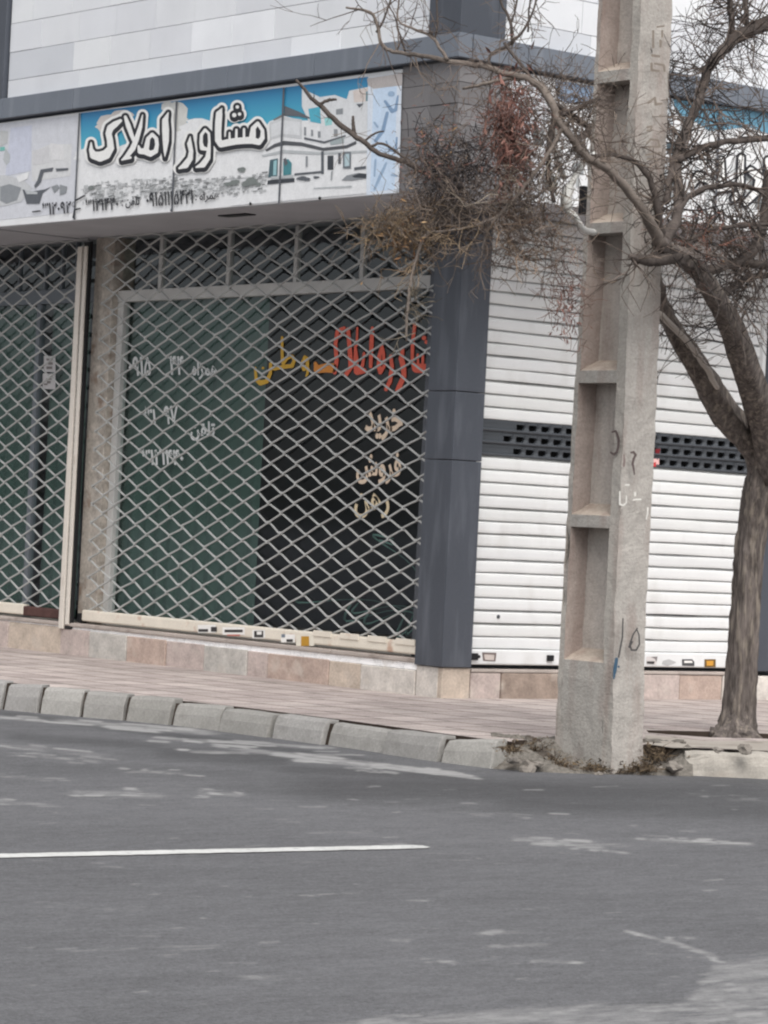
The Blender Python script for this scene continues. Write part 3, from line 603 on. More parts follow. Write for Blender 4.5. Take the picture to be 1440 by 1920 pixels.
# pillars
def pillar(x0, x1, y0, y1, name):
    mb = MB()
    for z0, z1 in ((.372, 1.845), (1.85, 2.335), (2.34, 3.643)): mb.bbox(x0, x1, y0, y1, z0, z1, .005)
    mb.build(name, M['pillar'], B)
pillar(-.04, .236, -.04, .27, 'corner_pillar'); pillar(3.13, 3.55, -.04, .15, 'side_pillar')
# shop window
WX = .20
win = MB()
win.bbox(WX - .04, WX + .03, .25, 4.62, 3.105, 3.20, .006); win.bbox(WX - .04, WX + .03, 4.515, 4.60, .415, 3.104, .006); win.bbox(WX - .03, WX + .03, .25, 4.514, .415, .47, .004)
for yy in (4.038, 3.095, 2.212, 1.391): win.bbox(WX - .02, WX + .02, yy - .022, yy + .022, 3.201, 3.64, .004)
win = win.build('shop_window', M['alu'], B)
def pane(mb, y0, y1, z0, z1): mb.add([(WX, y1, z0), (WX, y0, z0), (WX, y0, z1), (WX, y1, z1)], [(0, 1, 2, 3)])
mb = MB(); pane(mb, .26, 4.514, .471, 3.104); mb.build('pane', M['glass'], win)
mb = MB(); pane(mb, .26, 4.62, 3.201, 3.645); mb.build('transom_pane', M['glass'], win)
mb = MB()   # pleated curtain behind the left half
ys = np.linspace(2.66, 4.60, 160); V = []
for y in ys: xx = .29 + .012 * math.sin(y * 34) + .008 * math.sin(y * 11); V += [(xx, y, .45), (xx, y, 3.13)]
mb.add(V, [(2 * i, 2 * i + 2, 2 * i + 3, 2 * i + 1) for i in range(len(ys) - 1)]); mb.build('curtain', M['curtain'], B, smooth=True)
mb = MB(); mb.box(3.0, 3.1, .5, 7.4, .3, 3.66); mb.box(.13, 3.0, .5, 10.6, .3, .40); mb.box(.5, 3.0, 4.64, 4.74, .41, 3.66); mb.build('interior_wall', M['dark'], B)
# mottled jamb and doorway of the next bay
mb = MB(); mb.box(.33, .60, 4.75, 5.2, .41, 3.66); mb.build('door_wall', M['dark'], B)
mb = MB(); mb.bbox(.10, .32, 4.605, 4.88, .415, 3.645, .01); mb.build('stone_jamb', M['jamb'], B)
door = MB(); door.bbox(WX - .03, WX + .03, 4.95, 7.4, 3.12, 3.24, .006)
for yy in (4.97, 5.12, 5.3, 5.52, 5.78, 6.2): door.bbox(WX - .02, WX + .02, yy - .012, yy + .012, 3.241, 3.64, .003)
door.bbox(WX - .03, WX + .03, 5.80, 5.86, .415, 3.119, .005)
door = door.build('entrance_frame', M['alu_dark'], B)
mb = MB(); pane(mb, 4.9, 7.4, .415, 3.119); pane(mb, 4.9, 7.4, 3.241, 3.645); mb.build('pane', M['glass'], door)
mb = MB(); ys = np.linspace(5.21, 5.80, 60); V = []
for y in ys: xx = .30 + .012 * math.sin(y * 38); V += [(xx, y, .45), (xx, y, 3.13)]
mb.add(V, [(2 * i, 2 * i + 2, 2 * i + 3, 2 * i + 1) for i in range(len(ys) - 1)]); ys = np.linspace(5.92, 7.4, 90); V = []
for y in ys: xx = .30 + .012 * math.sin(y * 38); V += [(xx, y, .45), (xx, y, 3.13)]
mb.add(V, [(2 * i, 2 * i + 2, 2 * i + 3, 2 * i + 1) for i in range(len(ys) - 1)]); mb.build('curtain', M['curtain'], B, smooth=True)
nx_ = WX - .006
mb = MB()
for (x0, y0, x1, y1) in ((82, 667, 104, 697), (80, 700, 104, 729)): mb.poly([onX(x0, y0, nx_), onX(x1, y0 + 1, nx_), onX(x1, y1 + 1, nx_), onX(x0, y1, nx_)], rgb(196, 194, 194))
for (x0, y0, x1, y1) in ((87, 672, 99, 676), (90, 679, 99, 684), (87, 687, 98, 692), (86, 709, 97, 712), (88, 714, 95, 719), (82, 719, 89, 722)): mb.poly([onX(x0, y0, nx_ - .002), onX(x1, y0, nx_ - .002), onX(x1, y1, nx_ - .002), onX(x0, y1, nx_ - .002)], rgb(128, 122, 120))
mb.build('notice', M['vinyl'], door)

# expanding diamond grilles
def grille(y0, y1, z0, z1, name, X=.06, seed=1):
    r_ = np.random.default_rng(seed); mb = MB(); ph, hh = .326 / 2, .1525
    hh = .0762; am = hh / 2
    cols = int((y1 - y0) / ph) + 1; rows = int((z1 - z0) / hh) + 1
    jy = r_.normal(0, .004, (rows + 2, cols + 3)); jz = r_.normal(0, .0035, (rows + 2, cols + 3))
    for j in range(rows + 1):
        zc = z0 + (j + .2) * hh; pts = []
        for k in range(cols + 1):
            s = 1 if (k + j) % 2 == 0 else -1; yy = y0 + k * ph + jy[j, k]; zz = zc + s * (am - .008) + jz[j, k]
            for dy in (-.014, .014):
                if yy + dy < y1 + .02: pts.append((X + .006 * s, yy + dy, zz))
        pts = [(a, min(max(b, y0), y1), min(max(c, z0), z1)) for a, b, c in pts]
        mb.tube(pts, .0080, 5)
        for k in range(cols + 1):   # rivet link where two bars meet
            if (k + j) % 2 == 0 and j < rows:
                yy = y0 + k * ph + jy[j, k]; zz = zc + am
                if y0 + .02 < yy < y1 - .02 and zz < z1 - .02: mb.bbox(X - .013, X + .011, yy - .009, yy + .009, zz - .012, zz + .012, .003)
    return mb.build(name, M['grille'], B, smooth=False)
gr = grille(.275, 4.76, .52, 3.645, 'security_grille', seed=3)
def place_rail(px, py, k=0.0): return onX(px, py, .028 - k)
mb = MB(); mb.bbox(.03, .10, .31, 4.71, .437, .53, .012); gr_rail = mb.build('bottom_rail', M['rail'], gr)
mb = MB()
for yy in np.arange(.35, 1.5, .326): mb.bbox(.022, .03, yy, yy + .22, .50, .545, .003)
mb.build('rail_patch', M['rail'], gr)
mb = MB(); mb.bbox(.035, .095, .272, .309, .44, .50, .004); mb.build('latch', M['black'], gr); mb = MB(); mb.bbox(.02, .09, 4.711, 4.76, .42, .50, .004); mb.build('latch', M['black'], gr)
def stickers(mb, place, items):
    for px, py, wd, h, c in items:
        mb.poly([place(px - wd / 2, py - h / 2), place(px + wd / 2, py - h / 2), place(px + wd / 2, py + h / 2), place(px - wd / 2, py + h / 2)], c)
bk, wh, gd = rgb(60, 58, 58), rgb(236, 234, 230), rgb(186, 140, 50)
def pr1(x, y): return onX(x, y, .0275)
def pr2(x, y): return onX(x, y, .0255)
for its in ([(388, 1179, 34, 15, wh)], [(438, 1183, 42, 14, wh)], [(485, 1189, 24, 16, wh)], [(540, 1197, 26, 15, wh)], [(572, 1201, 34, 20, rgb(226, 220, 206))]):
    mb = MB(); stickers(mb, pr1, its); x, y = its[0][0], its[0][1]
    inner = {388: [(381, 1182, 18, 5, bk), (401, 1180, 11, 9, bk)], 438: [(438, 1183, 34, 5, bk), (438, 1191, 24, 3, rgb(190, 120, 110))], 485: [(485, 1189, 17, 12, bk)], 540: [(531, 1192, 7, 6, rgb(120, 130, 140)), (543, 1201, 12, 5, bk)], 572: [(572, 1202, 15, 18, gd)]}[x]
    stickers(mb, pr2, inner)
    if x == 485: stickers(mb, lambda a, b: onX(a, b, .024), [(486, 1187, 9, 6, wh)])
    mb.build('sticker', M['vinyl'], gr)
gl = grille(4.93, 7.4, .52, 3.64, 'security_grille', seed=9)
mb = MB(); mb.bbox(.03, .10, 5.62, 7.38, .437, .53, .012); mb.build('bottom_rail', M['rail'], gl)
mb = MB(); mb.bbox(.035, .10, 4.97, 5.63, .432, .515, .012); tag(mb.build('bottom_rail', M['rust'], gl), 'dark rusty end of the bottom rail')
# twin guide posts between the bays
mb = MB(); mb.bbox(-.052, -.036, 4.785, 4.832, .40, 3.56, .004); mb.build('guide_post', M['post'], B)
mb = MB(); mb.bbox(-.052, -.030, 4.862, 4.93, .36, 3.56, .006); mb.build('guide_post', M['post'], B)
mb = MB(); mb.bbox(-.034, -.004, 4.765, 4.858, .36, 3.60, .002); mb.build('guide_channel', M['black'], B)

# cut-vinyl words on the glass
gx = WX - .006
def pg(x, y): return onX(x, y, gx)
red, gold, cream, whit = rgb(226, 104, 84), rgb(214, 170, 66), rgb(236, 214, 190), rgb(220, 222, 222)
mb = MB(); Z = lambda L: [[(470 + a / 4, 580 + b / 4, r / 4) for a, b, r in s] for s in L]
stroke_mesh(mb, Z([[(1345, 445, 34), (1245, 440, 36)], [(1232, 440, 22), (1212, 390, 12), (1214, 250, 14), (1232, 110, 12)], [(1255, 400, 9), (1252, 340, 9)], [(1290, 400, 10), (1292, 340, 9)], [(1326, 400, 10), (1328, 325, 9)], [(1362, 420, 12), (1372, 340, 10)], [(1300, 215, 17)], [(1318, 245, 15)],
                  [(1142, 290, 10), (1130, 370, 20), (1145, 430, 20), (1150, 500, 18), (1110, 590, 20), (1090, 605, 8)],
                  [(1050, 350, 12), (1060, 430, 15), (1045, 540, 16), (1015, 600, 14)],
                  [(985, 275, 10), (965, 350, 15), (962, 430, 18), (972, 475, 14), (1000, 430, 12), (996, 330, 12), (985, 275, 10)],
                  [(912, 140, 12), (906, 260, 16), (900, 430, 13)],
                  [(850, 330, 10), (840, 420, 12), (790, 470, 16), (790, 380, 20), (785, 280, 10)], [(800, 470, 22), (850, 460, 20)], [(800, 140, 8), (795, 270, 9)],
                  [(730, 150, 14), (742, 280, 16), (752, 430, 18), (715, 490, 16)],
                  [(700, 140, 12), (650, 165, 14), (636, 260, 14), (645, 380, 15), (630, 475, 14)], [(660, 205, 14), (700, 180, 10)]]), pg, st=.35, col=red)
stroke_mesh(mb, Z([[(610, 440, 36), (560, 440, 34), (500, 450, 28), (485, 405, 12)]]), pg, st=.35, col=rgb(222, 146, 70))
mb.build('lettering', M['vinyl'], win); mb = MB()
stroke_mesh(mb, Z([[(405, 365, 14), (385, 410, 13), (400, 450, 14), (425, 420, 13), (425, 370, 12), (405, 355, 10)], [(430, 440, 11), (425, 485, 9), (415, 500, 6)],
                  [(235, 210, 9), (236, 330, 11), (240, 400, 12)], [(175, 445, 14), (250, 430, 16), (310, 425, 14), (328, 380, 12), (310, 350, 12), (270, 370, 12), (245, 410, 10)],
                  [(150, 410, 12), (148, 480, 12), (120, 540, 16), (75, 552, 20), (42, 530, 12), (34, 440, 9)], [(92, 440, 10)]]), pg, st=.35, col=gold)
mb.build('lettering', M['vinyl'], win)
for s, a, b, c, d, cc in ((W_BUY, 684, 766, 755, 826, cream), (W_SELL, 668, 848, 752, 908, cream), (W_LET, 664, 924, 730, 972, rgb(232, 214, 180)), ('۰۹۱۵', 241, 668, 283, 705, whit), ('۴۴', 318, 667, 346, 703, whit),
                          (W_HAMRAH, 360, 678, 407, 712, whit), ('۳۱', 270, 760, 292, 796, whit), ('۹۷', 307, 760, 333, 796, whit), (W_TEL, 357, 790, 403, 826, whit), ('۳۱۲۱۴۴۰', 266, 836, 344, 872, whit)):
    mb = MB(); word(mb, s, pg, a, b, c, d, cc, .027); mb.build('lettering', M['vinyl'], win)

# a plant standing on the shop floor behind the glass
pl = thing('house_plant', 'teal green strap-leaved house plant inside behind the dark half of the shop window', 'plant', (.75, .8, .4))
mb = MB(); mb.tube([(.75, .8, .4), (.75, .8, .62)], [.10, .13], 14); mb.build('pot', M['dark'], pl)
mb = MB()
for (px, py, qx, qy) in ((650, 1165, 664, 1120), (686, 1170, 700, 1135), (745, 1195, 760, 1150), (762, 1190, 776, 1150), (712, 1016, 738, 1022), (700, 1006, 738, 1010), (560, 1130, 580, 1110), (665, 1150, 672, 1130)):
    a = onX(px, py, .62); b = onX(qx, qy, .5); base = np.array([.75, .8, .6]); mb.tube(smoothline([base, (base + a) / 2 + np.array([0, 0, .12]), a, b], 5), [.0015] * 8 + [.003, .006] + [.009, .010, .010, .009, .006, .002], 5)
mb.build('leaf', M['leafgreen'], pl)

# white roller shutter on the side street facade
def shutter():
    prof = [(.001, .0), (-.0045, .005), (-.0068, .02), (-.0074, .05), (-.006, .07), (-.001, .0795), (.028, .081), (.030, .0915), (.001, .0925)]
    def slats(z0, n, pitch, x0=.236, x1=3.10, Y=.03):
        mb = MB()
        for i in range(n):
            z = z0 + i * pitch; dz = rng.normal(0, .0012); V = []; tn = 1 + rng.normal(0, .025); tc_ = (tn, tn, tn * rng.uniform(.985, 1))
            xs = np.linspace(x0, x1, 17); wv = np.convolve(rng.normal(0, .0026, len(xs) + 2), [.25, .5, .25], 'valid')
            for x, q in zip(xs, wv):
                for a, b in prof: V.append((x, Y + a + q * .6, z + b * pitch / .0925 + dz + q))
            k = len(prof); mb.add(V, [(s * k + j, (s + 1) * k + j, (s + 1) * k + j + 1, s * k + j + 1) for s in range(len(xs) - 1) for j in range(k - 1)], tc_)
        return mb
    S = slats(.508, 15, .0925); U = slats(2.162, 16, .0925); S.v += []; b = len(S.v); S.v += U.v; S.f += [[i + b for i in f] for f in U.f]; S.c += U.c
    sh = S.build('roller_shutter', M['shutter'], B, smooth=False)
    mb = MB(); z0 = 1.897; p3 = .0885   # three dark perforated slats
    xs = [(.236, .75, False), (.75, 3.1, True)]
    for i in range(3):
        z = z0 + i * p3; mb.box(.236, 3.10, .030, .050, z, z + .022); mb.tube([(.236, .030, z + .012), (3.10, .030, z + .012)], .011, 8); mb.box(.236, 3.10, .035, .050, z + .064, z + p3)
        solid = .62 if i == 2 else .50 if i == 1 else .60
        mb.box(.236, solid, .038, .050, z + .022, z + .064)
        x = solid
        while x < 2.95: mb.tube([(x + .098, .050, z + .02), (x + .098, .046, z + .030), (x + .098, .044, z + .043), (x + .098, .046, z + .056), (x + .098, .050, z + .066)], [.034, .026, .020, .026, .034], 10, cap=False); x += .122
        mb.box(x, 3.1, .038, .050, z + .022, z + .064)
    mb.build('vent_band', M['vent'], sh)
    mb = MB(); mb.box(.236, 3.10, .09, .10, 1.88, 2.18); mb.build('vent_backing', M['black'], sh)
    mb = MB(); mb.bbox(.245, 3.09, .000, .05, .392, .503, .012); mb.build('bottom_rail', M['shutter'], sh)
    mb = MB(); mb.bbox(.232, .315, -.022, -.001, .425, .475, .006); mb.tube([(.30, -.014, .45), (.33, -.014, .45)], .012, 8); mb.build('latch', M['black'], sh)
    mb = MB(); mb.bbox(.99, 1.05, -.022, -.001, .425, .47, .006); mb.build('latch', M['black'], sh)
    def py1(x, y): return onY(x, y, -.003)
    def py2(x, y): return onY(x, y, -.005)
    def py3(x, y): return onY(x, y, -.007)
    mb = MB(); mb.poly([py1(904, 1223), py1(931, 1224), py1(929, 1240), py1(906, 1239)], rgb(120, 108, 104)); mb.poly([py2(908, 1227), py2(927, 1228), py2(926, 1238), py2(909, 1237)], rgb(196, 186, 180)); mb.build('sticker', M['vinyl'], sh)
    mb = MB(); mb.poly([py1(1212, 1231), py1(1233, 1231), py1(1230, 1246), py1(1212, 1245)], rgb(208, 202, 200)); mb.poly([py2(1213, 1240), py2(1228, 1240), py2(1226, 1245), py2(1213, 1244)], bk); mb.poly([py2(1220, 1232), py2(1233, 1231), py2(1231, 1241), py2(1228, 1235)], rgb(128, 122, 122)); mb.build('sticker', M['vinyl'], sh)
    mb = MB(); mb.poly([py1(1241, 1245), py1(1243, 1239), py1(1254, 1236), py1(1262, 1239), py1(1268, 1242), py1(1262, 1245), py1(1252, 1248)], rgb(178, 178, 178)); mb.build('sticker', M['vinyl'], sh)
    mb = MB(); mb.poly([py1(1279, 1236), py1(1298, 1236), py1(1302, 1241), py1(1302, 1249), py1(1279, 1248)], rgb(82, 82, 84)); mb.poly([py2(1283, 1239), py2(1297, 1239), py2(1299, 1243), py2(1283, 1243)], wh); mb.build('sticker', M['vinyl'], sh)
    mb = MB(); mb.poly([py1(1321, 1236), py1(1342, 1236), py1(1342, 1251), py1(1321, 1251)], rgb(112, 88, 52)); mb.poly([py2(1325, 1239), py2(1338, 1239), py2(1337, 1248), py2(1325, 1248)], rgb(206, 150, 62)); mb.build('sticker', M['vinyl'], sh)
    mb = MB(); mb.poly([onY(1229, 842, .022), onY(1238, 841, .022), onY(1237, 851, .022), onY(1229, 850, .022)], rgb(120, 28, 36)); mb.poly([onY(1223, 860, .022), onY(1236, 860, .022), onY(1236, 871, .022), onY(1224, 872, .022)], rgb(238, 190, 186)); mb.poly([onY(1224, 868, .019), onY(1230, 866, .019), onY(1230, 875, .019), onY(1225, 875, .019)], rgb(200, 60, 64)); mb.build('sticker', M['vinyl'], sh)
    mb = MB()
    mb.tube([(.52, .015, .74), (.52, .022, .74)], .014, 8); mb.build('dent', M['vent'], sh)
    mb = MB(); mb.bbox(3.09, 3.128, -.01, .12, .37, 3.64, .004); mb.build('guide_rail', M['shutter'], sh)
shutter()

# ================================================================== SIGNS
def glow(): pass
SX = -.81
sg = thing('shop_sign', 'long shop sign with blue sky, villa and big outlined title above the diamond grille', 'sign', (SX, 2.3, 3.66))
mb = MB(); mb.bbox(SX, -.776, -.20, 7.5, 3.652, 4.512, .004); mb.build('panel', M['white_panel'], sg)
def PS(k): return lambda x, y: onX(x, y, SX - .0015 - k * .0012)
LAY = [0]
def pol(mb, pts, k, c, P=PS):
    LAY[0] += 1; mb.poly([P(k + (LAY[0] % 24) * .009)(x, y) for x, y in pts], c)
def line_y(x): return 423 - .0803 * x            # lower sign edge in the measured drawing
def top_y(x): return 229 - .1275 * x
mb = MB(); mb.poly([PS(0)(x, y) for x, y in ((151, 212), (420, 178), (690, 144), (690, 200), (640, 225), (560, 236), (500, 246), (400, 262), (330, 252), (290, 262), (230, 285), (152, 292))]); mb.build('printed_sky', M['sky_print'], sg)
def art():
    mb = MB(); r_ = np.random.default_rng(4)
    W1, W2, W3, D, DK, MG, LG = rgb(226, 227, 228), rgb(214, 216, 218), rgb(200, 202, 204), rgb(92, 96, 102), rgb(60, 64, 70), rgb(140, 144, 148), rgb(182, 186, 188)
    # clouds
    def blob(cx, cy, rx, ry, k, c, n=14, j=.25): pol(mb, [(cx + rx * math.cos(t) * (1 + r_.normal(0, j * .5)), cy + ry * math.sin(t) * (1 + r_.normal(0, j * .5))) for t in np.linspace(0, 6.283, n, endpoint=False)], k, c)
    for s in ((205, 226, 26, 12), (228, 216, 22, 10), (195, 238, 14, 10)): blob(*s, 1, rgb(204, 198, 194))
    for s in ((332, 212, 22, 20), (318, 200, 14, 10), (338, 235, 20, 16)): blob(*s, 1, rgb(206, 206, 202))
    for s in ((372, 238, 34, 16), (300, 262, 40, 16), (200, 292, 60, 16), (262, 282, 40, 18), (340, 262, 40, 18), (410, 262, 50, 14), (460, 262, 50, 16), (180, 300, 30, 14)): blob(*s, 1, W1)
    pol(mb, [(152, 288), (240, 278), (330, 258), (500, 240), (500, 330), (152, 355)], 2, W1)
    # left dusty panel
    pol(mb, [(-260, 262), (146, 216), (139, 398), (-260, 440)], 0, rgb(206, 208, 214))
    pol(mb, [(20, 240), (60, 235), (58, 320), (10, 330)], 1, rgb(198, 202, 216)); pol(mb, [(60, 285), (95, 270), (135, 270), (132, 330), (60, 340)], 1, rgb(210, 211, 212))
    pol(mb, [(60, 283), (92, 275), (92, 305), (62, 310)], 2, rgb(204, 204, 206)); pol(mb, [(94, 268), (120, 272), (120, 300), (96, 300)], 2, rgb(216, 216, 217))
    pol(mb, [(0, 276), (9, 275), (9, 282), (0, 283)], 2, rgb(120, 186, 176)); pol(mb, [(10, 278), (19, 290), (18, 304), (12, 310), (6, 300)], 2, LG); pol(mb, [(0, 245), (15, 246), (14, 268), (0, 275)], 2, rgb(190, 192, 192))
    pol(mb, [(-40, 330), (10, 328), (45, 338), (60, 352), (40, 378), (10, 386), (-60, 392)], 2, rgb(196, 198, 200)); pol(mb, [(0, 350), (18, 345), (40, 352), (32, 375), (12, 382), (0, 376)], 3, MG)
    pol(mb, [(30, 330), (55, 322), (52, 335), (35, 342)], 3, W1); pol(mb, [(42, 355), (60, 359), (84, 355), (96, 350), (80, 362), (74, 382), (50, 382)], 3, D); pol(mb, [(46, 356), (70, 360), (70, 364), (50, 364)], 4, LG)
    pol(mb, [(64, 348), (70, 338), (76, 318), (100, 314), (98, 321), (82, 323), (76, 342), (66, 353)], 4, D); pol(mb, [(104, 316), (128, 315), (128, 319), (106, 321)], 4, D)
    pol(mb, [(96, 350), (108, 346), (112, 352), (102, 362)], 3, MG); pol(mb, [(112, 346), (126, 350), (124, 362), (112, 366)], 3, MG)
    # hazy city strip
    for i in range(460):
        x = r_.uniform(153, 498); y = line_y(x) - r_.uniform(28, 68) + (8 if x > 330 else 0); wd, h = r_.uniform(1.5, 9), r_.uniform(1.5, 6)
        if y > line_y(x) - 26 or y < line_y(x) - 74: continue
        s = r_.uniform(150, 214); pol(mb, [(x, y), (x + wd, y - .08 * wd), (x + wd, y + h - .08 * wd), (x, y + h)], 3 + (i % 9) * .25, rgb(s, s + 2, s + 3))
    for i in range(80):
        x = r_.uniform(155, 498); y = line_y(x) - r_.uniform(26, 62); wd, h = r_.uniform(2, 11), r_.uniform(1, 2.6); s = r_.uniform(96, 150)
        pol(mb, [(x, y), (x + wd, y - .1 * wd), (x + wd, y + h - .1 * wd), (x, y + h)], 6 + (i % 5) * .25, rgb(s, s + 2, s + 3))
    for cx, cy, a in ((453, 318, 8), (470, 340, 13), (440, 342, 9), (428, 345, 7), (484, 345, 6), (462, 345, 9), (170, 352, 6)): blob(cx, cy, a, a * .6, 7.4, rgb(120, 126, 124), 10, .3)
    # villa
    pol(mb, [(492, 246), (505, 228), (532, 217), (566, 226), (604, 226), (650, 228), (690, 222), (690, 362), (430, 386), (500, 340)], 2, W1)
    pol(mb, [(566, 166), (600, 182), (628, 178), (650, 186), (655, 170), (690, 163), (690, 270), (600, 268), (600, 230), (580, 230), (566, 200)], 2.5, W2)
    pol(mb, [(578, 204), (600, 200), (602, 232), (582, 228)], 3, rgb(84, 170, 192)); pol(mb, [(608, 222), (624, 218), (622, 234), (610, 236)], 3, rgb(150, 206, 206)); pol(mb, [(630, 205), (643, 203), (643, 214), (630, 215)], 3, MG)
    pol(mb, [(662, 170), (690, 164), (688, 190), (664, 192)], 3, rgb(210, 200, 194)); pol(mb, [(668, 195), (682, 194), (674, 202)], 3.5, D); pol(mb, [(686, 172), (694, 170), (693, 188), (686, 190)], 3.2, rgb(110, 140, 148))
    pol(mb, [(533, 198), (562, 210), (592, 226), (560, 218), (533, 217)], 3, rgb(96, 100, 106)); pol(mb, [(512, 224), (533, 212), (533, 217), (514, 227)], 3, rgb(120, 120, 120))
    pol(mb, [(505, 230), (532, 219), (566, 224), (566, 260), (530, 256), (505, 262)], 3.3, W3); pol(mb, [(508, 234), (530, 225), (562, 229), (562, 254), (530, 251), (508, 257)], 3.7, W2)
    for x, y, wd, h in ((570, 238, 4, 16), (583, 243, 4, 12), (596, 246, 5, 12), (626, 242, 7, 14)): pol(mb, [(x, y), (x + wd, y + .5), (x + wd, y + h), (x, y + h)], 4, MG)
    pol(mb, [(497, 281), (514, 270), (532, 264), (566, 267), (606, 277), (650, 272), (668, 264), (668, 270), (650, 278), (606, 283), (566, 274), (532, 272), (516, 276), (500, 284)], 4, rgb(84, 86, 90))
    pol(mb, [(570, 257), (608, 265), (648, 253), (648, 256), (608, 269), (570, 261)], 4.3, D); pol(mb, [(618, 263), (645, 255), (645, 268), (620, 272)], 4.2, rgb(160, 170, 172))
    pol(mb, [(490, 291), (532, 281), (600, 285), (690, 282), (690, 286), (600, 290), (532, 287), (494, 294)], 4, LG)
    pol(mb, [(506, 300), (521, 297), (520, 330), (503, 333)], 5, rgb(70, 96, 104)); pol(mb, [(513, 302), (519, 300), (518, 328), (512, 329)], 5.4, rgb(150, 190, 196)); pol(mb, [(531, 303), (540, 298), (547, 306), (546, 327), (531, 329)], 5, rgb(72, 132, 140)); pol(mb, [(531, 298), (536, 296), (540, 306), (534, 312)], 5.4, D)
    pol(mb, [(502, 338), (552, 334), (552, 341), (501, 346)], 5, DK); pol(mb, [(508, 331), (550, 328), (550, 333), (508, 336)], 5.4, LG)
    for x, y, wd, h, c in ((573, 293, 4, 20, MG), (602, 284, 5, 42, D), (614, 292, 11, 26, DK), (634, 287, 5, 20, D), (643, 285, 15, 31, rgb(110, 116, 122))): pol(mb, [(x, y), (x + wd, y - .3), (x + wd, y + h), (x, y + h)], 5, c)
    pol(mb, [(646, 289), (655, 288), (655, 311), (646, 312)], 5.5, rgb(176, 196, 202)); pol(mb, [(552, 325), (606, 320), (606, 324), (552, 329)], 5, D)
    for cx, cy, a in ((566, 334, 9), (593, 332, 6), (575, 336, 7)): blob(cx, cy, a, a * .5, 6, D, 9, .3)
    pol(mb, [(664, 314), (686, 311), (686, 316), (664, 319)], 5.5, D); pol(mb, [(640, 338), (650, 329), (672, 324), (688, 326), (687, 334), (660, 338)], 5.5, MG); pol(mb, [(660, 330), (674, 325), (687, 326), (686, 334), (664, 333)], 6, DK); pol(mb, [(621, 322), (624, 320), (622, 338), (620, 338)], 6, MG)
    pol(mb, [(588, 352), (660, 348), (660, 351), (588, 354)], 5, LG)
    # pale blue end panel with plain strokes
    pol(mb, [(690, 146), (754, 136), (748, 361), (687, 366)], 7, rgb(214, 222, 232)); pol(mb, [(700, 168), (744, 160), (740, 355), (694, 360)], 7.4, rgb(198, 216, 236))
    pol(mb, [(688, 147), (754, 137), (754, 160), (700, 166), (690, 160)], 7.8, rgb(178, 172, 170))
    stroke_mesh(mb, [[(722, 190, 2.5), (735, 208, 4), (742, 206, 3), (746, 180, 1.6)], [(726, 212, 3), (718, 245, 3.5), (704, 264, 3)], [(724, 265, 1.5), (730, 280, 2), (742, 284, 2.5), (744, 258, 1.6)]], PS(8.2), st=.6, col=rgb(132, 158, 188))
    stroke_mesh(mb, [[(724, 306, 2), (712, 332, 3), (702, 355, 2)], [(704, 300, 2), (702, 330, 1.5)], [(734, 328, 1.6), (744, 330, 1.6)], [(732, 176, 5), (735, 176, 5)], [(702, 230, 2), (708, 238, 2)]], PS(8.2), st=.6, col=rgb(152, 176, 202))
    mb.build('printed_picture', M['print'], sg)
art()
# panel seams
for xt, yt, xb, yb in ((149, 212, 139, 411), (331, 190, 322, 397), (532, 164, 523, 381)):
    mb = MB(); a, b = PS(9)(xt, yt), PS(9)(xb, yb); d = np.array([0, .011, 0]); mb.add([a - d, a + d, b + d, b - d], [(0, 1, 2, 3)])
    mb.build('panel_seam', M['joint'], sg)
# title lettering
A = lambda L: [[(150 + a / 7.2, 160 + b / 7.2, r / 7.2) for a, b, r in s] for s in L]
Bz = lambda L: [[(320 + a / 7.2, 160 + b / 7.2, r / 7.2) for a, b, r in s] for s in L]
TITLE = A([[(150, 775, 12), (150, 870, 32), (185, 945, 55), (270, 962, 70), (350, 935, 66), (415, 850, 48), (405, 740, 44), (385, 650, 44), (410, 575, 48), (475, 525, 44), (545, 478, 26)],
           [(845, 400, 10), (815, 560, 28), (765, 720, 36), (712, 850, 40), (630, 960, 32), (565, 1008, 12)], [(612, 425, 22), (650, 540, 36), (700, 680, 30), (735, 770, 24)], [(575, 1005, 12), (680, 975, 20)],
           [(975, 662, 26), (1030, 720, 28), (1040, 800, 28), (1022, 890, 34), (950, 925, 42), (880, 890, 48), (815, 890, 40)], [(975, 662, 26), (920, 720, 30), (905, 800, 36), (890, 880, 40)], [(790, 820, 16), (810, 890, 36)],
           [(1192, 368, 10), (1150, 475, 44), (1155, 600, 50), (1158, 750, 45), (1150, 880, 26), (1146, 965, 6)]]) + \
        Bz([[(264, 690, 8), (255, 790, 36), (276, 890, 32), (262, 990, 40), (200, 1075, 48), (115, 1120, 16)],
            [(465, 600, 22), (415, 670, 24), (410, 770, 26), (425, 845, 34), (490, 862, 24)], [(465, 600, 22), (515, 650, 20), (522, 760, 20), (515, 870, 28), (500, 980, 38), (435, 1070, 44), (345, 1105, 14)],
            [(692, 308, 8), (655, 385, 46), (645, 500, 48), (640, 620, 46), (642, 740, 46), (680, 795, 46), (760, 775, 50), (880, 755, 48), (1000, 745, 48), (1100, 740, 52), (1190, 770, 40), (1238, 710, 34), (1240, 610, 26), (1175, 512, 26), (1115, 580, 36), (1105, 690, 48)],
            [(795, 640, 14), (795, 740, 20)], [(888, 600, 18), (885, 740, 22)], [(990, 590, 18), (990, 740, 22)], [(900, 292, 26)], [(858, 402, 32)], [(930, 388, 26)]])
mb = MB(); stroke_mesh(mb, TITLE, PS(10), grow=9.5, st=.8); mb.build('title_halo', M['white_ink'], sg)
mb = MB(); stroke_mesh(mb, TITLE, PS(11), grow=4.6, shift=(0.5, 3.6), st=.6); mb.build('title_outline', M['ink'], sg)
mb = MB(); stroke_mesh(mb, TITLE, PS(12), grow=-.4, st=.6); mb.build('title_lettering', M['white_ink'], sg)
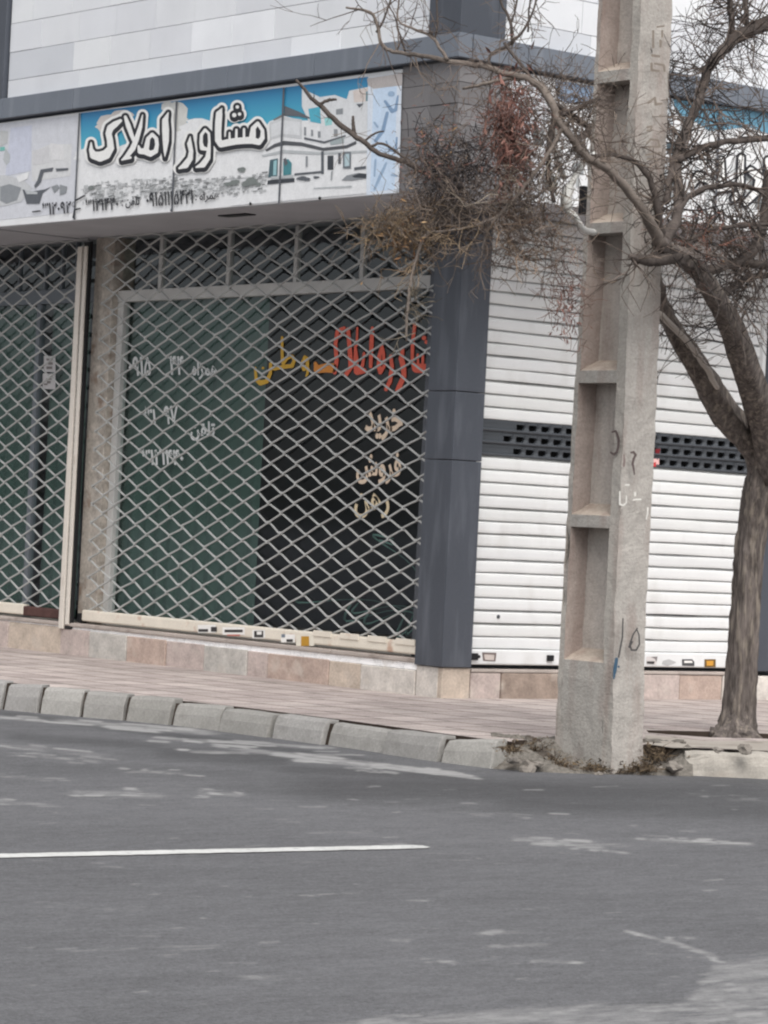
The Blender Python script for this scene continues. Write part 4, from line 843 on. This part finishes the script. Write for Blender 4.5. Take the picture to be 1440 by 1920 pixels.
mb = MB(); sl = -.073
for s, x0, x1, h in (('۳۱۲۰۹۲۶', 79, 142, 27), ('۳۱۲۱۴۴۰', 160, 222, 27), (': ' + W_TEL, 228, 262, 22), ('۰۹۱۵۱۱۱۵۴۲۱', 274, 362, 27), (': ' + W_HAMRAH, 366, 410, 20)):
    yb = line_y(x0) - 13; mb = MB(); word(mb, s, PS(10), x0, yb - h, x1, yb, bold=.022, slope=sl); mb.build('phone_lettering', M['ink'], sg)
mb = MB(); mb.poly([PS(10)(x, y) for x, y in ((60, 396), (76, 394), (76, 396.5), (60, 398.5))]); stroke_mesh(mb, [[(141, 376, 1.6), (158, 367, 1.6)], [(137, 408, 1.4), (140, 393, 1.6), (150, 391, 1.4)]], PS(10), st=.4); mb.build('phone_lettering', M['ink'], sg)
for px in (140, 322, 470, 600): mb = MB(); p = PS(2)(px, line_y(px) - 3); mb.tube([p, p + np.array([-.006, 0, 0])], .012, 8); mb.build('screw', M['black'], sg)

# the sign over the side street
SY = -.81
s2 = thing('shop_sign', 'second printed shop sign half hidden behind the bare tree above the white shutter', 'sign', (1.4, SY, 3.66))
mb = MB(); mb.bbox(-.26, 5.2, SY, -.776, 3.655, 4.512, .004); mb.build('panel', M['white_panel'], s2)
def P2(k): return lambda x, y: onY(x, y, SY - .0015 - k * .0012)
mb = MB(); mb.poly([P2(0)(x, y) for x, y in ((1262, 186), (1440, 212), (1700, 255), (1700, 290), (1440, 250), (1400, 238), (1370, 242), (1330, 246), (1300, 226), (1270, 214))]); mb.build('printed_sky', M['faded_sky'], s2)
def art2():
    mb = MB(); r_ = np.random.default_rng(8); q = lambda pts, k, c: pol(mb, pts, k, c, P2)
    q([(1040, 150), (1118, 163), (1112, 196), (1060, 192), (1044, 182)], 0, rgb(128, 148, 172)); q([(1120, 163), (1262, 185), (1262, 235), (1120, 215)], 0, rgb(196, 204, 210))
    q([(955, 150), (1026, 156), (1024, 385), (962, 378)], 0, rgb(206, 208, 212))
    for i in range(150):
        x = r_.uniform(965, 1600); yb = 240 + .16 * (x - 1000); y = yb + r_.uniform(0, 110); wd, h = r_.uniform(4, 22), r_.uniform(5, 26); s = r_.choice([90, 120, 150, 175, 205, 232, 232])
        q([(x, y), (x + wd, y + .15 * wd), (x + wd, y + h + .15 * wd), (x, y + h)], 1 + i * .05, rgb(s, s + 3, s + 4))
    q([(1200, 250), (1290, 262), (1290, 300), (1200, 290)], 9, rgb(218, 220, 222)); q([(1210, 262), (1222, 264), (1222, 285), (1210, 283)], 9.4, rgb(70, 84, 92)); q([(1250, 268), (1264, 270), (1264, 290), (1250, 288)], 9.4, rgb(70, 84, 92)); q([(1192, 246), (1245, 232), (1296, 262), (1290, 264), (1245, 240)], 9.4, rgb(92, 96, 100))
    q([(960, 368), (1290, 382), (1800, 448), (1800, 490), (1290, 416), (960, 372)], 9.8, rgb(228, 229, 230))
    mb.build('printed_picture', M['print'], s2)
art2()
mb = MB(); T2 = [[(a + 760, b, r) for a, b, r in s] for s in []]
stroke_mesh(mb, [[(1300, 345, 5), (1310, 330, 7), (1330, 338, 6), (1345, 352, 7), (1372, 350, 6)], [(1352, 300, 5), (1354, 352, 6)], [(1390, 295, 5), (1388, 360, 6), (1376, 372, 5)], [(1408, 320, 6), (1425, 335, 7), (1418, 360, 6), (1398, 380, 5)], [(1440, 300, 5), (1442, 366, 6), (1470, 372, 6), (1500, 352, 7), (1490, 330, 6), (1470, 345, 5)]], P2(10.2), grow=4.5, st=.8)
mb.build('title_outline', M['ink'], s2)
mb = MB()
stroke_mesh(mb, [[(1300, 345, 5), (1310, 330, 7), (1330, 338, 6), (1345, 352, 7), (1372, 350, 6)], [(1352, 300, 5), (1354, 352, 6)], [(1390, 295, 5), (1388, 360, 6), (1376, 372, 5)], [(1408, 320, 6), (1425, 335, 7), (1418, 360, 6), (1398, 380, 5)], [(1440, 300, 5), (1442, 366, 6), (1470, 372, 6), (1500, 352, 7), (1490, 330, 6), (1470, 345, 5)]], P2(11.2), grow=0, st=.8)
mb.build('title_lettering', M['white_ink'], s2)
mb = MB(); word(mb, '۰۹۱۵۱۱۰۵', P2(11), 1298, 384, 1384, 408, bold=.02, slope=.13); mb.build('phone_lettering', M['ink'], s2); mb = MB(); word(mb, W_HAMRAH, P2(11), 1396, 398, 1432, 420, bold=.02, slope=.13); mb.build('phone_lettering', M['ink'], s2)
for xt, yt, xb, yb in ((1180, 176, 1172, 398), (1350, 204, 1340, 424)):
    mb = MB(); a, b = P2(12)(xt, yt), P2(12)(xb, yb); d = np.array([.011, 0, 0]); mb.add([a - d, a + d, b + d, b - d], [(0, 1, 2, 3)])
    mb.build('panel_seam', M['joint'], s2)

# ================================================================== UTILITY POLE
def pole():
    from mathutils import noise as mn
    x0, D = -1.968, .25; base = (x0 + .12, -3.62, 0)
    T = thing('utility_pole', 'weathered concrete utility pole with ladder-like recesses and graffiti at the kerb', 'utility pole', base)
    def Yf(z): return np.interp(z, [0, .85, 1.9, 3.85, 9], [-3.852, -3.812, -3.813, -3.782, -3.74])
    def Yb(z): return np.interp(z, [0, .85, 1.9, 3.85, 9], [-3.362, -3.362, -3.373, -3.412, -3.47])
    mb = MB(); flR, flL, dep = .085, .040, .145
    def P(u, v, z):      # u: depth 0 front..D back, v: 0 front corner..1 far corner (in width units), with worn surface
        y = Yf(z) + (Yb(z) - Yf(z)) * v; p = Vector((x0 + u, y, z)); e = (mn.noise(p * 7) * .006 + mn.noise(p * 19) * .0028)
        return (p.x + e, p.y + (mn.noise(p * 11 + Vector((7, 0, 0))) * .006 + mn.noise(p * 21) * .0025), z)
    CC = {'side': rgb(166, 161, 155), 'fr': rgb(164, 159, 152), 'wall': rgb(158, 146, 139), 'web': rgb(178, 171, 164), 'foot': rgb(172, 160, 148), 'low': rgb(160, 156, 150)}
    def grid(fn, nu, nv, c='fr'): # fn(a,b) a,b in 0..1
        V = [fn(i / nu, j / nv) for i in range(nu + 1) for j in range(nv + 1)]; mb.add(V, [(i * (nv + 1) + j, i * (nv + 1) + j + 1, (i + 1) * (nv + 1) + j + 1, (i + 1) * (nv + 1) + j) for i in range(nu) for j in range(nv)], CC[c])
    H = 9.0; vR, vL = .175, .915
    nz = 220
    grid(lambda a, b: P(D * b, 0, H * a), nz * 2, 6, 'side')                       # flat side towards the side street
    grid(lambda a, b: P(D * b, 1, H * a), nz, 4)
    grid(lambda a, b: P(D, b, H * a), nz, 4)
    grid(lambda a, b: P(0, vR * b, H * a), nz, 3)                      # front flanges
    chip = lambda z: .035 * max(0, 1 - abs(z - 1.27) / .13) + .012 * max(0, 1 - abs(z - .98) / .07)
    grid(lambda a, b: P(chip(H * a) * 1.2 * b, vL + (1 - vL - chip(H * a) * .9) * b, H * a), 300, 2)
    rec = [(.63, 1.405), (1.476, 2.244), (2.316, 3.113), (3.176, 3.993), (4.06, 4.9), (4.97, 5.8), (5.87, 6.7), (6.77, 7.6)]
    z = 0.0
    for a, b in rec:
        grid(lambda i, j: P(0, vR + (vL - vR) * j, z + (a - z) * i), 6, 5, 'low')        # rung face
        sl = .07
        grid(lambda i, j: P(dep * i, vR + (vL - vR) * j, a + sl * i), 4, 5, 'foot')     # sloping foot of the recess
        grid(lambda i, j: P(dep, vR + (vL - vR) * j, a + sl + (b - a - sl) * i), 12, 5, 'web')   # web
        grid(lambda i, j: P(dep * i, vR + (vL - vR) * j, b), 3, 5)               # head
        grid(lambda i, j: P(dep * j, vL, a + sl * j + (b - a - sl * j) * i), 12, 3, 'wall'); grid(lambda i, j: P(dep * j, vR, a + sl * j + (b - a - sl * j) * i), 12, 3)
        z = b
    grid(lambda i, j: P(0, vR + (vL - vR) * j, z + (H - z) * i), 6, 5)
    grid(lambda i, j: P(D * i, j, H), 3, 3)
    bm = bmesh.new(); vs = [bm.verts.new(v) for v in mb.v]
    cl = bm.faces.layers.int.new('ci'); pal = list(set(mb.c))
    for f, c in zip(mb.f, mb.c): bm.faces.new([vs[i] for i in f])[cl] = pal.index(c)
    bmesh.ops.remove_doubles(bm, verts=bm.verts, dist=.0008); bmesh.ops.recalc_face_normals(bm, faces=bm.faces)
    m2 = MB(); bm.verts.index_update()
    m2.v = [tuple(v.co) for v in bm.verts]; m2.f = [[v.index for v in f.verts] for f in bm.faces]; m2.c = [pal[f[cl]] for f in bm.faces]; bm.free()
    m2.build('shaft', M['concrete'], T)
    fr = lambda x, y: onY(x, y, -3.862); frl = lambda x, y: onX(x, y, x0 - .014)
    dk, wt, bl = rgb(92, 80, 78), rgb(214, 212, 206), rgb(58, 84, 104)
    Z9 = lambda L: [[(1120 + a / 9.6, 780 + b / 9.6, r / 9.6) for a, b, r in s] for s in L]
    mb2 = MB(); stroke_mesh(mb2, Z9([[(270, 290, 14), (330, 270, 18), (360, 340, 22), (385, 430, 24), (375, 560, 22), (350, 650, 20), (300, 690, 22), (245, 660, 18)]]), frl, st=.3, col=dk); mb2.build('graffiti', M['paint_mark'], T)
    mb2 = MB(); stroke_mesh(mb2, Z9([[(610, 660, 18), (650, 650, 22), (690, 700, 22), (655, 770, 22), (635, 860, 22), (655, 960, 18), (668, 1050, 12)]]), fr, st=.3, col=dk); stroke_mesh(mb2, Z9([[(480, 700, 12), (485, 800, 16), (478, 900, 18)]]), fr, st=.3, col=rgb(128, 112, 108)); mb2.build('graffiti', M['paint_mark'], T)
    mb2 = MB(); stroke_mesh(mb2, Z9([[(505, 1240, 12), (570, 1240, 12)], [(405, 1360, 12), (405, 1590, 16), (470, 1610, 12), (520, 1560, 12), (525, 1440, 10)], [(650, 1510, 10), (700, 1500, 14), (780, 1500, 14)], [(680, 1380, 18), (680, 1430, 18)], [(910, 1650, 12), (905, 1760, 14), (880, 1850, 12)]]), fr, st=.3, col=wt); mb2.build('graffiti', M['paint_mark'], T)
    mb2 = MB(); stroke_mesh(mb2, [[(1168, 1160, 1.2), (1167, 1195, 1.5), (1160, 1232, 1.6)], [(1195, 1178, 1.3), (1187, 1190, 1.4), (1181, 1208, 1.6), (1184, 1219, 1.6), (1193, 1219, 1.6), (1199, 1208, 1.5), (1198, 1190, 1.3), (1194, 1180, 1.3)], [(1180, 1213, 2), (1186, 1203, 1.2)]], fr, st=.3, col=rgb(74, 72, 72)); stroke_mesh(mb2, [[(1156, 1236, 3), (1153, 1256, 3.5), (1151, 1272, 1.5)], [(1160, 1250, 2)]], fr, st=.3, col=bl); mb2.build('graffiti', M['paint_mark'], T)
    # figures pressed into the flat side, top to bottom
    mb2 = MB(); E_ = lambda L: [[(1000 + a / 3.27, b / 3.27, r / 3.27) for a, b, r in s] for s in L]
    stroke_mesh(mb2, E_([[(735, 190, 6), (735, 290, 6)], [(760, 165, 5), (800, 160, 5)], [(790, 190, 6), (790, 225, 6)], [(780, 250, 8), (780, 285, 6)], [(730, 340, 8), (770, 345, 8)], [(725, 390, 7), (725, 430, 7), (770, 435, 6)], [(745, 390, 6), (800, 400, 7), (805, 435, 6)],
                       [(705, 630, 7), (745, 600, 7), (750, 640, 8), (785, 635, 7)], [(780, 712, 9)], [(700, 780, 7), (725, 775, 6), (720, 800, 6), (700, 800, 6)], [(695, 880, 6), (720, 855, 6), (765, 860, 6), (775, 900, 6), (690, 900, 5)], [(690, 950, 5), (780, 935, 5)], [(700, 975, 5), (780, 975, 5)]]), fr, st=.35, col=rgb(128, 118, 108)); mb2.build('stamped_figures', M['paint_mark'], T)
pole()
cb = thing('cable_loop', 'white cable loop hanging off the ladder side of the concrete pole', 'cable', tuple(at(1090, 300, 16.75)))
mb = MB(); mb.tube(smoothline([at(1114, 290, 17.3), at(1094, 306, 16.75), at(1078, 332, 16.6), at(1064, 362, 16.6), at(1064, 392, 16.6), at(1076, 404, 16.6), at(1094, 430, 16.75), at(1114, 436, 17.3)], 6), .019, 8); mb.build('cable', M['cable'], cb, smooth=True); mb = MB(); mb.tube(smoothline([at(1068, 350, 16.6), at(1062, 372, 16.58), at(1064, 392, 16.6)], 4), .030, 8); mb.build('sleeve', M['cable'], cb, smooth=True)
mb = MB(); mb.tube(smoothline([at(1042, 240, 16.9), at(1038, 275, 16.85), at(1046, 302, 16.8), at(1058, 334, 16.75)], 5), .017, 7); mb.build('cable_tail', M['cable'], cb, smooth=True)
mb = MB(); p = at(1092, 372, 17.0); mb.bbox(p[0] - .012, p[0] + .02, p[1] - .02, p[1] + .02, p[2] - .09, p[2] + .07, .006); mb.build('clamp', M['black'], cb)  # black block added for the dark gap between loop and pole

# ================================================================== TREE
def tree():
    base = at(1378, 1388, 19.4)
    T = thing('street_tree', 'bare street tree with forked leaning trunk, tangled twigs and dead leaf clusters', 'tree', (base[0], base[1], .05))
    from mathutils import noise as mn
    rt = np.random.default_rng(21)
    def limb3(L, k=5): # (px, py, depth, radius px)
        A_ = smoothline(np.array([[*at(a, b, d), r * d / FOC] for a, b, d, r in L]), k); return A_[:, :3], np.maximum(A_[:, 3], .0012)
    ridge = lambda ph: (lambda i, an: 1 + .08 * math.sin(5 * an + ph + i * .05) + .07 * math.sin(11 * an + i * .11 + math.sin(i * .23)) + .10 * mn.noise(Vector((math.cos(an) * 5, math.sin(an) * 5, i * .4 + ph))) + .08 * mn.noise(Vector((math.cos(an) * 2, math.sin(an) * 2, i * .25 + ph))))
    tr = MB(); p, r = limb3([(1374, 1402, 19.35, 52), (1378, 1380, 19.4, 42), (1384, 1345, 19.4, 32), (1391, 1260, 19.4, 29), (1398, 1150, 19.4, 27), (1405, 1050, 19.4, 26), (1413, 985, 19.4, 28), (1428, 920, 19.35, 32), (1440, 872, 19.3, 32)], 12); tr.tube(p, r, 44, wob=ridge(1))
    q = at(1350, 1385, 19.25)
    for a in range(5): e = at(1350 + a * 20 - 8, 1393 + (a % 2) * 4, 19.2); tr.tube(smoothline([at(1378 + a * 3, 1340, 19.4), (np.array(at(1372 + a * 4, 1368, 19.3))), e], 4), list(np.linspace(.09, .045, 9)), 9, wob=ridge(a))
    tr.build('trunk', M['bark'], T, smooth=True)
    LIMBS = []
    def limb(L, m_='limb', n=10, k=5, spawn=True, build=True):
        mb = MB(); p, r = limb3(L, k); p = p + rt.normal(0, .004, p.shape) * np.minimum(1, r / .02)[:, None]; mb.tube(p, r, n, wob=ridge(len(LIMBS))); LIMBS.append((p, r)); mb.build('limb', M[m_], T, smooth=True); return p, r
    limb([(1438, 900, 19.35, 30), (1412, 840, 19.25, 25), (1362, 782, 19.1, 26), (1328, 722, 18.9, 24), (1292, 664, 18.7, 20), (1262, 618, 18.5, 16), (1243, 570, 18.4, 13), (1232, 520, 18.3, 10), (1222, 470, 18.2, 7)], 'bark', 16)
    limb([(1346, 728, 18.75, 4), (1328, 698, 18.6, 5.5), (1306, 664, 18.42, 5.5), (1272, 624, 18.2, 6), (1234, 586, 18.0, 6)], 'lit_edge', 8)  # thin pale stick that paints the lit upper edge of the limb before it
    limb([(1450, 890, 19.3, 32), (1436, 810, 19.1, 29), (1414, 735, 18.8, 27), (1388, 660, 18.4, 25), (1367, 605, 18.1, 22), (1338, 552, 17.8, 19), (1312, 512, 17.5, 17), (1285, 485, 17.3, 19), (1255, 474, 17.1, 17), (1236, 452, 16.95, 15)], 'bark', 18)
    limb([(1270, 482, 17.1, 14), (1230, 488, 16.95, 13), (1196, 486, 16.85, 9), (1180, 480, 16.8, 4)], 'limb', 9)
    main, _ = limb([(1240, 458, 16.95, 12), (1215, 412, 16.8, 9.5), (1175, 352, 16.7, 8.2), (1130, 312, 16.6, 7.8), (1096, 290, 16.55, 7.5), (1070, 256, 16.5, 7.5), (1046, 226, 16.5, 7.2), (1030, 184, 16.5, 7.5), (1002, 152, 16.55, 7), (960, 140, 16.6, 6.5), (900, 124, 16.7, 5.5), (850, 116, 16.8, 4.6), (800, 106, 16.9, 4), (745, 98, 17, 3.5), (716, 84, 17, 3.2), (706, 40, 17, 3), (690, 22, 17, 2.6), (648, 14, 17, 2)], 'limb_pale', 9)
    limb([(1240, 455, 16.95, 9), (1234, 405, 16.85, 8), (1226, 355, 16.8, 6.5), (1200, 312, 16.75, 5), (1160, 293, 16.7, 4), (1108, 292, 16.6, 3)], 'limb', 8)
    limb([(1245, 452, 17, 13), (1268, 405, 17.2, 10), (1272, 350, 17.4, 9), (1268, 290, 17.6, 8), (1282, 250, 17.8, 8), (1310, 190, 18, 8), (1326, 136, 18.1, 9), (1350, 102, 18.2, 10), (1378, 74, 18.3, 11), (1408, 58, 18.4, 13), (1450, 38, 18.6, 14)], 'limb', 10)
    limb([(1250, 380, 17.3, 6), (1258, 320, 17.5, 8), (1280, 262, 17.7, 7), (1300, 210, 17.9, 7), (1326, 140, 18.1, 6)], 'limb', 8)
    limb([(1375, 74, 18.3, 7), (1371, 40, 18.3, 6), (1367, -20, 18.3, 6)], 'limb', 8); limb([(1402, 60, 18.4, 6), (1398, 20, 18.4, 5), (1396, -30, 18.4, 5)], 'limb', 7)
    limb([(1272, 300, 17.5, 7), (1300, 284, 17.6, 7), (1345, 270, 17.8, 6), (1450, 256, 18.2, 6)], 'limb', 8)
    limb([(1268, 400, 17.2, 6), (1300, 362, 17.4, 5), (1350, 350, 17.6, 4.5), (1400, 348, 17.8, 4), (1450, 372, 18, 4)], 'limb', 7)
    limb([(1318, 515, 17.6, 12), (1352, 500, 17.8, 9), (1390, 490, 18, 10), (1414, 466, 18.2, 10), (1432, 412, 18.3, 10), (1442, 320, 18.4, 8)], 'limb', 9)
    limb([(1390, 490, 18, 7), (1420, 496, 18, 8), (1460, 490, 18, 9)], 'limb', 8); limb([(1290, 484, 17.3, 6), (1296, 450, 17.3, 5), (1330, 430, 17.5, 4), (1380, 424, 17.7, 4), (1450, 420, 18, 4)], 'limb', 7)
    limb([(1350, 560, 17.9, 8), (1375, 540, 18, 7), (1405, 520, 18.2, 6), (1450, 516, 18.5, 5)], 'limb', 7)
    limb([(1100, 292, 16.55, 6), (1086, 262, 16.6, 7), (1104, 240, 16.7, 6), (1066, 212, 16.6, 5), (1040, 196, 16.5, 5)], 'limb', 7)
    limb([(1052, 216, 16.5, 4), (1086, 200, 16.6, 4), (1124, 184, 16.7, 4)], 'limb', 6)
    limb([(1040, 216, 16.5, 5), (1034, 250, 16.5, 6), (1028, 280, 16.5, 5), (1030, 330, 16.5, 4), (1040, 380, 16.5, 4)], 'limb', 7)
    limb([(985, 146, 16.6, 3), (950, 148, 16.6, 3.6), (905, 158, 16.6, 3.4), (868, 166, 16.65, 2.5)], 'limb_pale', 6)
    limb([(916, 128, 16.7, 3.2), (920, 104, 16.7, 3), (950, 86, 16.7, 3), (980, 60, 16.7, 2.6), (1000, 20, 16.7, 2), (1010, -20, 16.7, 2)], 'limb', 6)
    limb([(960, 84, 16.7, 3), (957, 40, 16.7, 3), (942, 10, 16.7, 2.4), (930, -20, 16.7, 2)], 'limb', 6); limb([(957, 44, 16.7, 2.4), (966, 20, 16.7, 2), (972, -20, 16.7, 2)], 'limb', 5); limb([(990, 60, 16.7, 2.2), (992, 20, 16.7, 2), (996, -15, 16.7, 1.6)], 'limb', 5)
    limb([(1000, 150, 16.55, 4), (945, 80, 16.6, 3), (945, 120, 16.6, 3)][:2], 'limb', 5)
    limb([(838, 112, 16.8, 4), (824, 90, 16.8, 3.4), (806, 66, 16.8, 3), (770, 52, 16.8, 2.4), (746, 36, 16.8, 2), (750, -10, 16.8, 1.6)], 'limb_pale', 6)
    limb([(816, 76, 16.8, 2.2), (820, 40, 16.8, 1.8), (818, -10, 16.8, 1.6)], 'limb', 5); limb([(706, 60, 17, 2.4), (722, 30, 17, 2), (735, -10, 17, 1.6)], 'limb', 5); limb([(760, 96, 17, 2), (748, 60, 17, 1.8), (740, 30, 17, 1.5), (722, 0, 17, 1.3)], 'limb', 5)
    sgl, _ = limb([(850, 340, 16.7, 4), (800, 326, 16.7, 4.6), (760, 304, 16.7, 4.6), (712, 288, 16.7, 4.4), (676, 262, 16.7, 4.6), (640, 236, 16.7, 4.8), (604, 204, 16.7, 4.4), (580, 178, 16.7, 3.6), (556, 150, 16.7, 2.6)], 'limb', 7)
    limb([(598, 196, 16.7, 3), (616, 188, 16.7, 3.4), (632, 186, 16.7, 2)], 'limb', 6); limb([(664, 256, 16.7, 4), (662, 232, 16.7, 3.4), (662, 218, 16.7, 2.4)], 'limb', 6); limb([(686, 262, 16.7, 2.2), (704, 250, 16.7, 2), (720, 246, 16.7, 1.4)], 'limb', 5); limb([(690, 276, 16.7, 3), (720, 270, 16.7, 2.4), (752, 292, 16.7, 2), (768, 300, 16.7, 1.4)], 'limb', 5)
    hang, _ = limb([(1060, 232, 16.5, 4), (1020, 300, 16.45, 4), (975, 360, 16.4, 4), (942, 396, 16.4, 4), (918, 424, 16.4, 3.6), (908, 452, 16.4, 3), (902, 486, 16.4, 1.6)], 'limb_pale', 6)
    tail, _ = limb([(930, 408, 16.4, 3), (880, 426, 16.4, 2.6), (826, 434, 16.4, 2.8), (798, 440, 16.4, 3.4), (782, 480, 16.4, 3.4), (772, 520, 16.4, 3), (764, 580, 16.4, 3), (762, 640, 16.4, 2)], 'limb_pale', 6)
    limb([(1030, 352, 16.45, 3), (990, 378, 16.4, 3), (960, 384, 16.4, 3), (900, 382, 16.4, 2.4), (850, 388, 16.4, 2)], 'limb', 6); limb([(780, 322, 16.7, 3), (760, 330, 16.7, 3)], 'limb', 5)
    # twigs
    tw = MB(); TC = [rgb(98, 88, 82), rgb(112, 101, 94), rgb(86, 78, 73), rgb(126, 114, 104)]
    right = R_CAM[:, 0]; fwd = R_CAM[:, 2]; upv = np.array([0, 0, 1.0])
    def twig(p0, d, L, r, lev, col, curl=.35, grav=0.0):
        n = max(3, int(L / .05)); p = np.array(p0, float); d = d / np.linalg.norm(d); pts = [p.copy()]
        for i in range(n):
            d = d + rt.normal(0, curl, 3) * .5 + np.array([0, 0, grav]); d /= np.linalg.norm(d); p = p + d * L / n; pts.append(p.copy())
        tw.tube(pts, list(np.linspace(r, max(r * .45, .0012), len(pts))), 3, col, False)
        if lev > 0:
            for c in range(rt.integers(1, 4)):
                i = rt.integers(1, len(pts)); dd = d + rt.normal(0, .8, 3); twig(pts[i], dd, L * rt.uniform(.4, .75), r * .65, lev - 1, col, curl, grav)
    def spawn(i, n, L, r, lev, up=.4, cols=TC, lo=0, hi=1, grav=0.0, squash=.6):
        p, rr = LIMBS[i]
        for k in range(n):
            a = int(rt.uniform(lo, hi) * (len(p) - 1)); d = rt.normal(0, 1, 3); d -= fwd * (d @ fwd) * squash; d[2] += up; twig(p[a], d, L * rt.uniform(.5, 1.3), min(r, rr[a] * .7), lev, cols[rt.integers(len(cols))], grav=grav)
    dkc = [rgb(72, 67, 65), rgb(90, 83, 79), rgb(62, 58, 57)]
    for i, n, L in ((6, 46, .4), (7, 26, .38), (8, 12, .3), (9, 12, .3), (10, 34, .34), (11, 26, .34), (12, 36, .32), (13, 16, .34), (14, 22, .32), (15, 26, .32), (2, 22, .28)): spawn(i, n, L, .006, 2, .2, dkc + TC[:2], lo=.35 if i == 2 else 0)
    spawn(0, 26, .3, .004, 1, .2, TC, lo=.45); spawn(4, 46, .26, .004, 2, .1, TC); spawn(5, 24, .22, .004, 2, .1, TC); spawn(3, 22, .22, .004, 1, -.2, TC)
    for i in (16, 17, 18): spawn(i, 26, .24, .004, 2, .0, TC)
    for i in range(19, 29): spawn(i, 8, .2, .003, 1, .6, TC)
    spawn(29, 12, .12, .0025, 1, .2, TC); spawn(34, 30, .2, .003, 2, -.3, TC); spawn(35, 40, .16, .003, 2, -.3, [rgb(150, 132, 110), rgb(122, 104, 86)], hi=.75); spawn(36, 36, .18, .003, 2, -.1, TC)
    # tangles: dense balls of fine twigs (centre, spread in px, count, colours)
    def tangle(cx, cy, d, sx, sy, n, cols, L=.12, lev=1, grav=0, r=.0028, zdir=0.):
        for k in range(n):
            u = rt.normal(0, .55, 2); p = at(cx + sx * u[0], cy + sy * u[1], d + rt.normal(0, .10)); dd = rt.normal(0, 1, 3); dd[2] += zdir; twig(p, dd, L * rt.uniform(.5, 1.4), r, lev, cols[rt.integers(len(cols))], .6, grav)
    tangle(845, 330, 16.6, 62, 78, 420, [rgb(66, 62, 62), rgb(82, 76, 74), rgb(56, 54, 56), rgb(104, 92, 84)], .15); tangle(960, 255, 16.55, 40, 100, 240, [rgb(118, 84, 76), rgb(104, 78, 70), rgb(92, 78, 72)], .15, zdir=-.8); tangle(1000, 350, 16.5, 55, 60, 160, TC + [rgb(150, 140, 126)], .16)
    tangle(745, 428, 16.5, 55, 34, 200, [rgb(128, 112, 92), rgb(112, 98, 84), rgb(92, 84, 78)], .13); tangle(860, 415, 16.5, 70, 40, 170, [rgb(92, 84, 78), rgb(110, 98, 88), rgb(72, 68, 68)], .15); tangle(985, 455, 16.6, 80, 55, 130, TC, .18); tangle(1060, 180, 16.7, 60, 60, 110, TC, .16)
    tangle(795, 400, 16.5, 40, 60, 120, TC, .14); tangle(1280, 450, 17.4, 60, 60, 100, TC + [rgb(128, 92, 80)], .16); tangle(1360, 420, 17.8, 90, 80, 70, dkc + TC, .2); tangle(1360, 560, 18.1, 80, 40, 60, TC, .16); tangle(1290, 620, 18.6, 40, 70, 70, TC, .14); tangle(1280, 150, 18, 30, 90, 80, dkc, .2); tangle(1370, 200, 18.2, 80, 110, 80, dkc + TC, .22); tangle(1380, 60, 18.4, 70, 60, 60, dkc, .22); tangle(1060, 560, 16.7, 26, 70, 60, [rgb(120, 92, 82), rgb(104, 84, 76)], .12); tangle(770, 570, 16.4, 26, 50, 26, [rgb(112, 104, 92)], .12); tangle(920, 190, 16.7, 90, 60, 70, TC, .16); tangle(985, 440, 16.5, 70, 60, 90, [rgb(126, 108, 94), rgb(140, 122, 106)], .14)
    tw.build('twigs', M['twig'], T)
    def leaves(cx, cy, d, sx, sy, n, cols, size=.035, hang=.6):
        mb = MB()
        for k in range(n):
            u = rt.normal(0, .5, 2); p = at(cx + sx * u[0], cy + sy * u[1], d + rt.normal(0, .10)); a = rt.normal(0, 1, 3); a[2] -= hang; a /= np.linalg.norm(a); b = np.cross(a, rt.normal(0, 1, 3)); b /= np.linalg.norm(b); c = np.cross(a, b); L = size * rt.uniform(.5, 1.5); W_ = L * rt.uniform(.06, .16)
            mb.add([p, p + a * L * .5 + b * W_ + c * W_ * .5, p + a * L, p + a * L * .5 - b * W_ + c * W_ * .5, p + a * L * .5], [(0, 1, 4), (1, 2, 4), (2, 3, 4), (3, 0, 4)], cols[rt.integers(len(cols))])
        return mb
    RD = [rgb(132, 98, 90), rgb(114, 88, 82), rgb(146, 112, 102), rgb(100, 82, 78)]; TN = [rgb(148, 120, 88), rgb(128, 104, 80), rgb(164, 138, 106), rgb(120, 90, 66)]
    tag(leaves(958, 255, 16.55, 46, 118, 1100, RD, .05, 1.4).build('dead_foliage', M['leaf'], T), 'reddish brown hanging dead leaves')
    tag(leaves(755, 440, 16.5, 58, 56, 330, TN).build('dead_foliage', M['leaf'], T), 'tan dead leaves hanging over the grille top')
    leaves(815, 290, 16.6, 60, 80, 300, RD + TN[:2], .035).build('dead_foliage', M['leaf'], T); leaves(1062, 580, 16.7, 26, 60, 150, RD, .035, 1).build('dead_foliage', M['leaf'], T)
    leaves(1300, 440, 17.4, 60, 60, 220, RD + TN[1:2], .035).build('dead_foliage', M['leaf'], T); leaves(1000, 460, 16.6, 80, 50, 160, TN[1:] + RD, .03).build('dead_foliage', M['leaf'], T)
tree()

for o in bpy.data.objects:
    if 'org' in o: del o['org']
for mt in bpy.data.materials:
    if 'p' in mt: del mt['p']
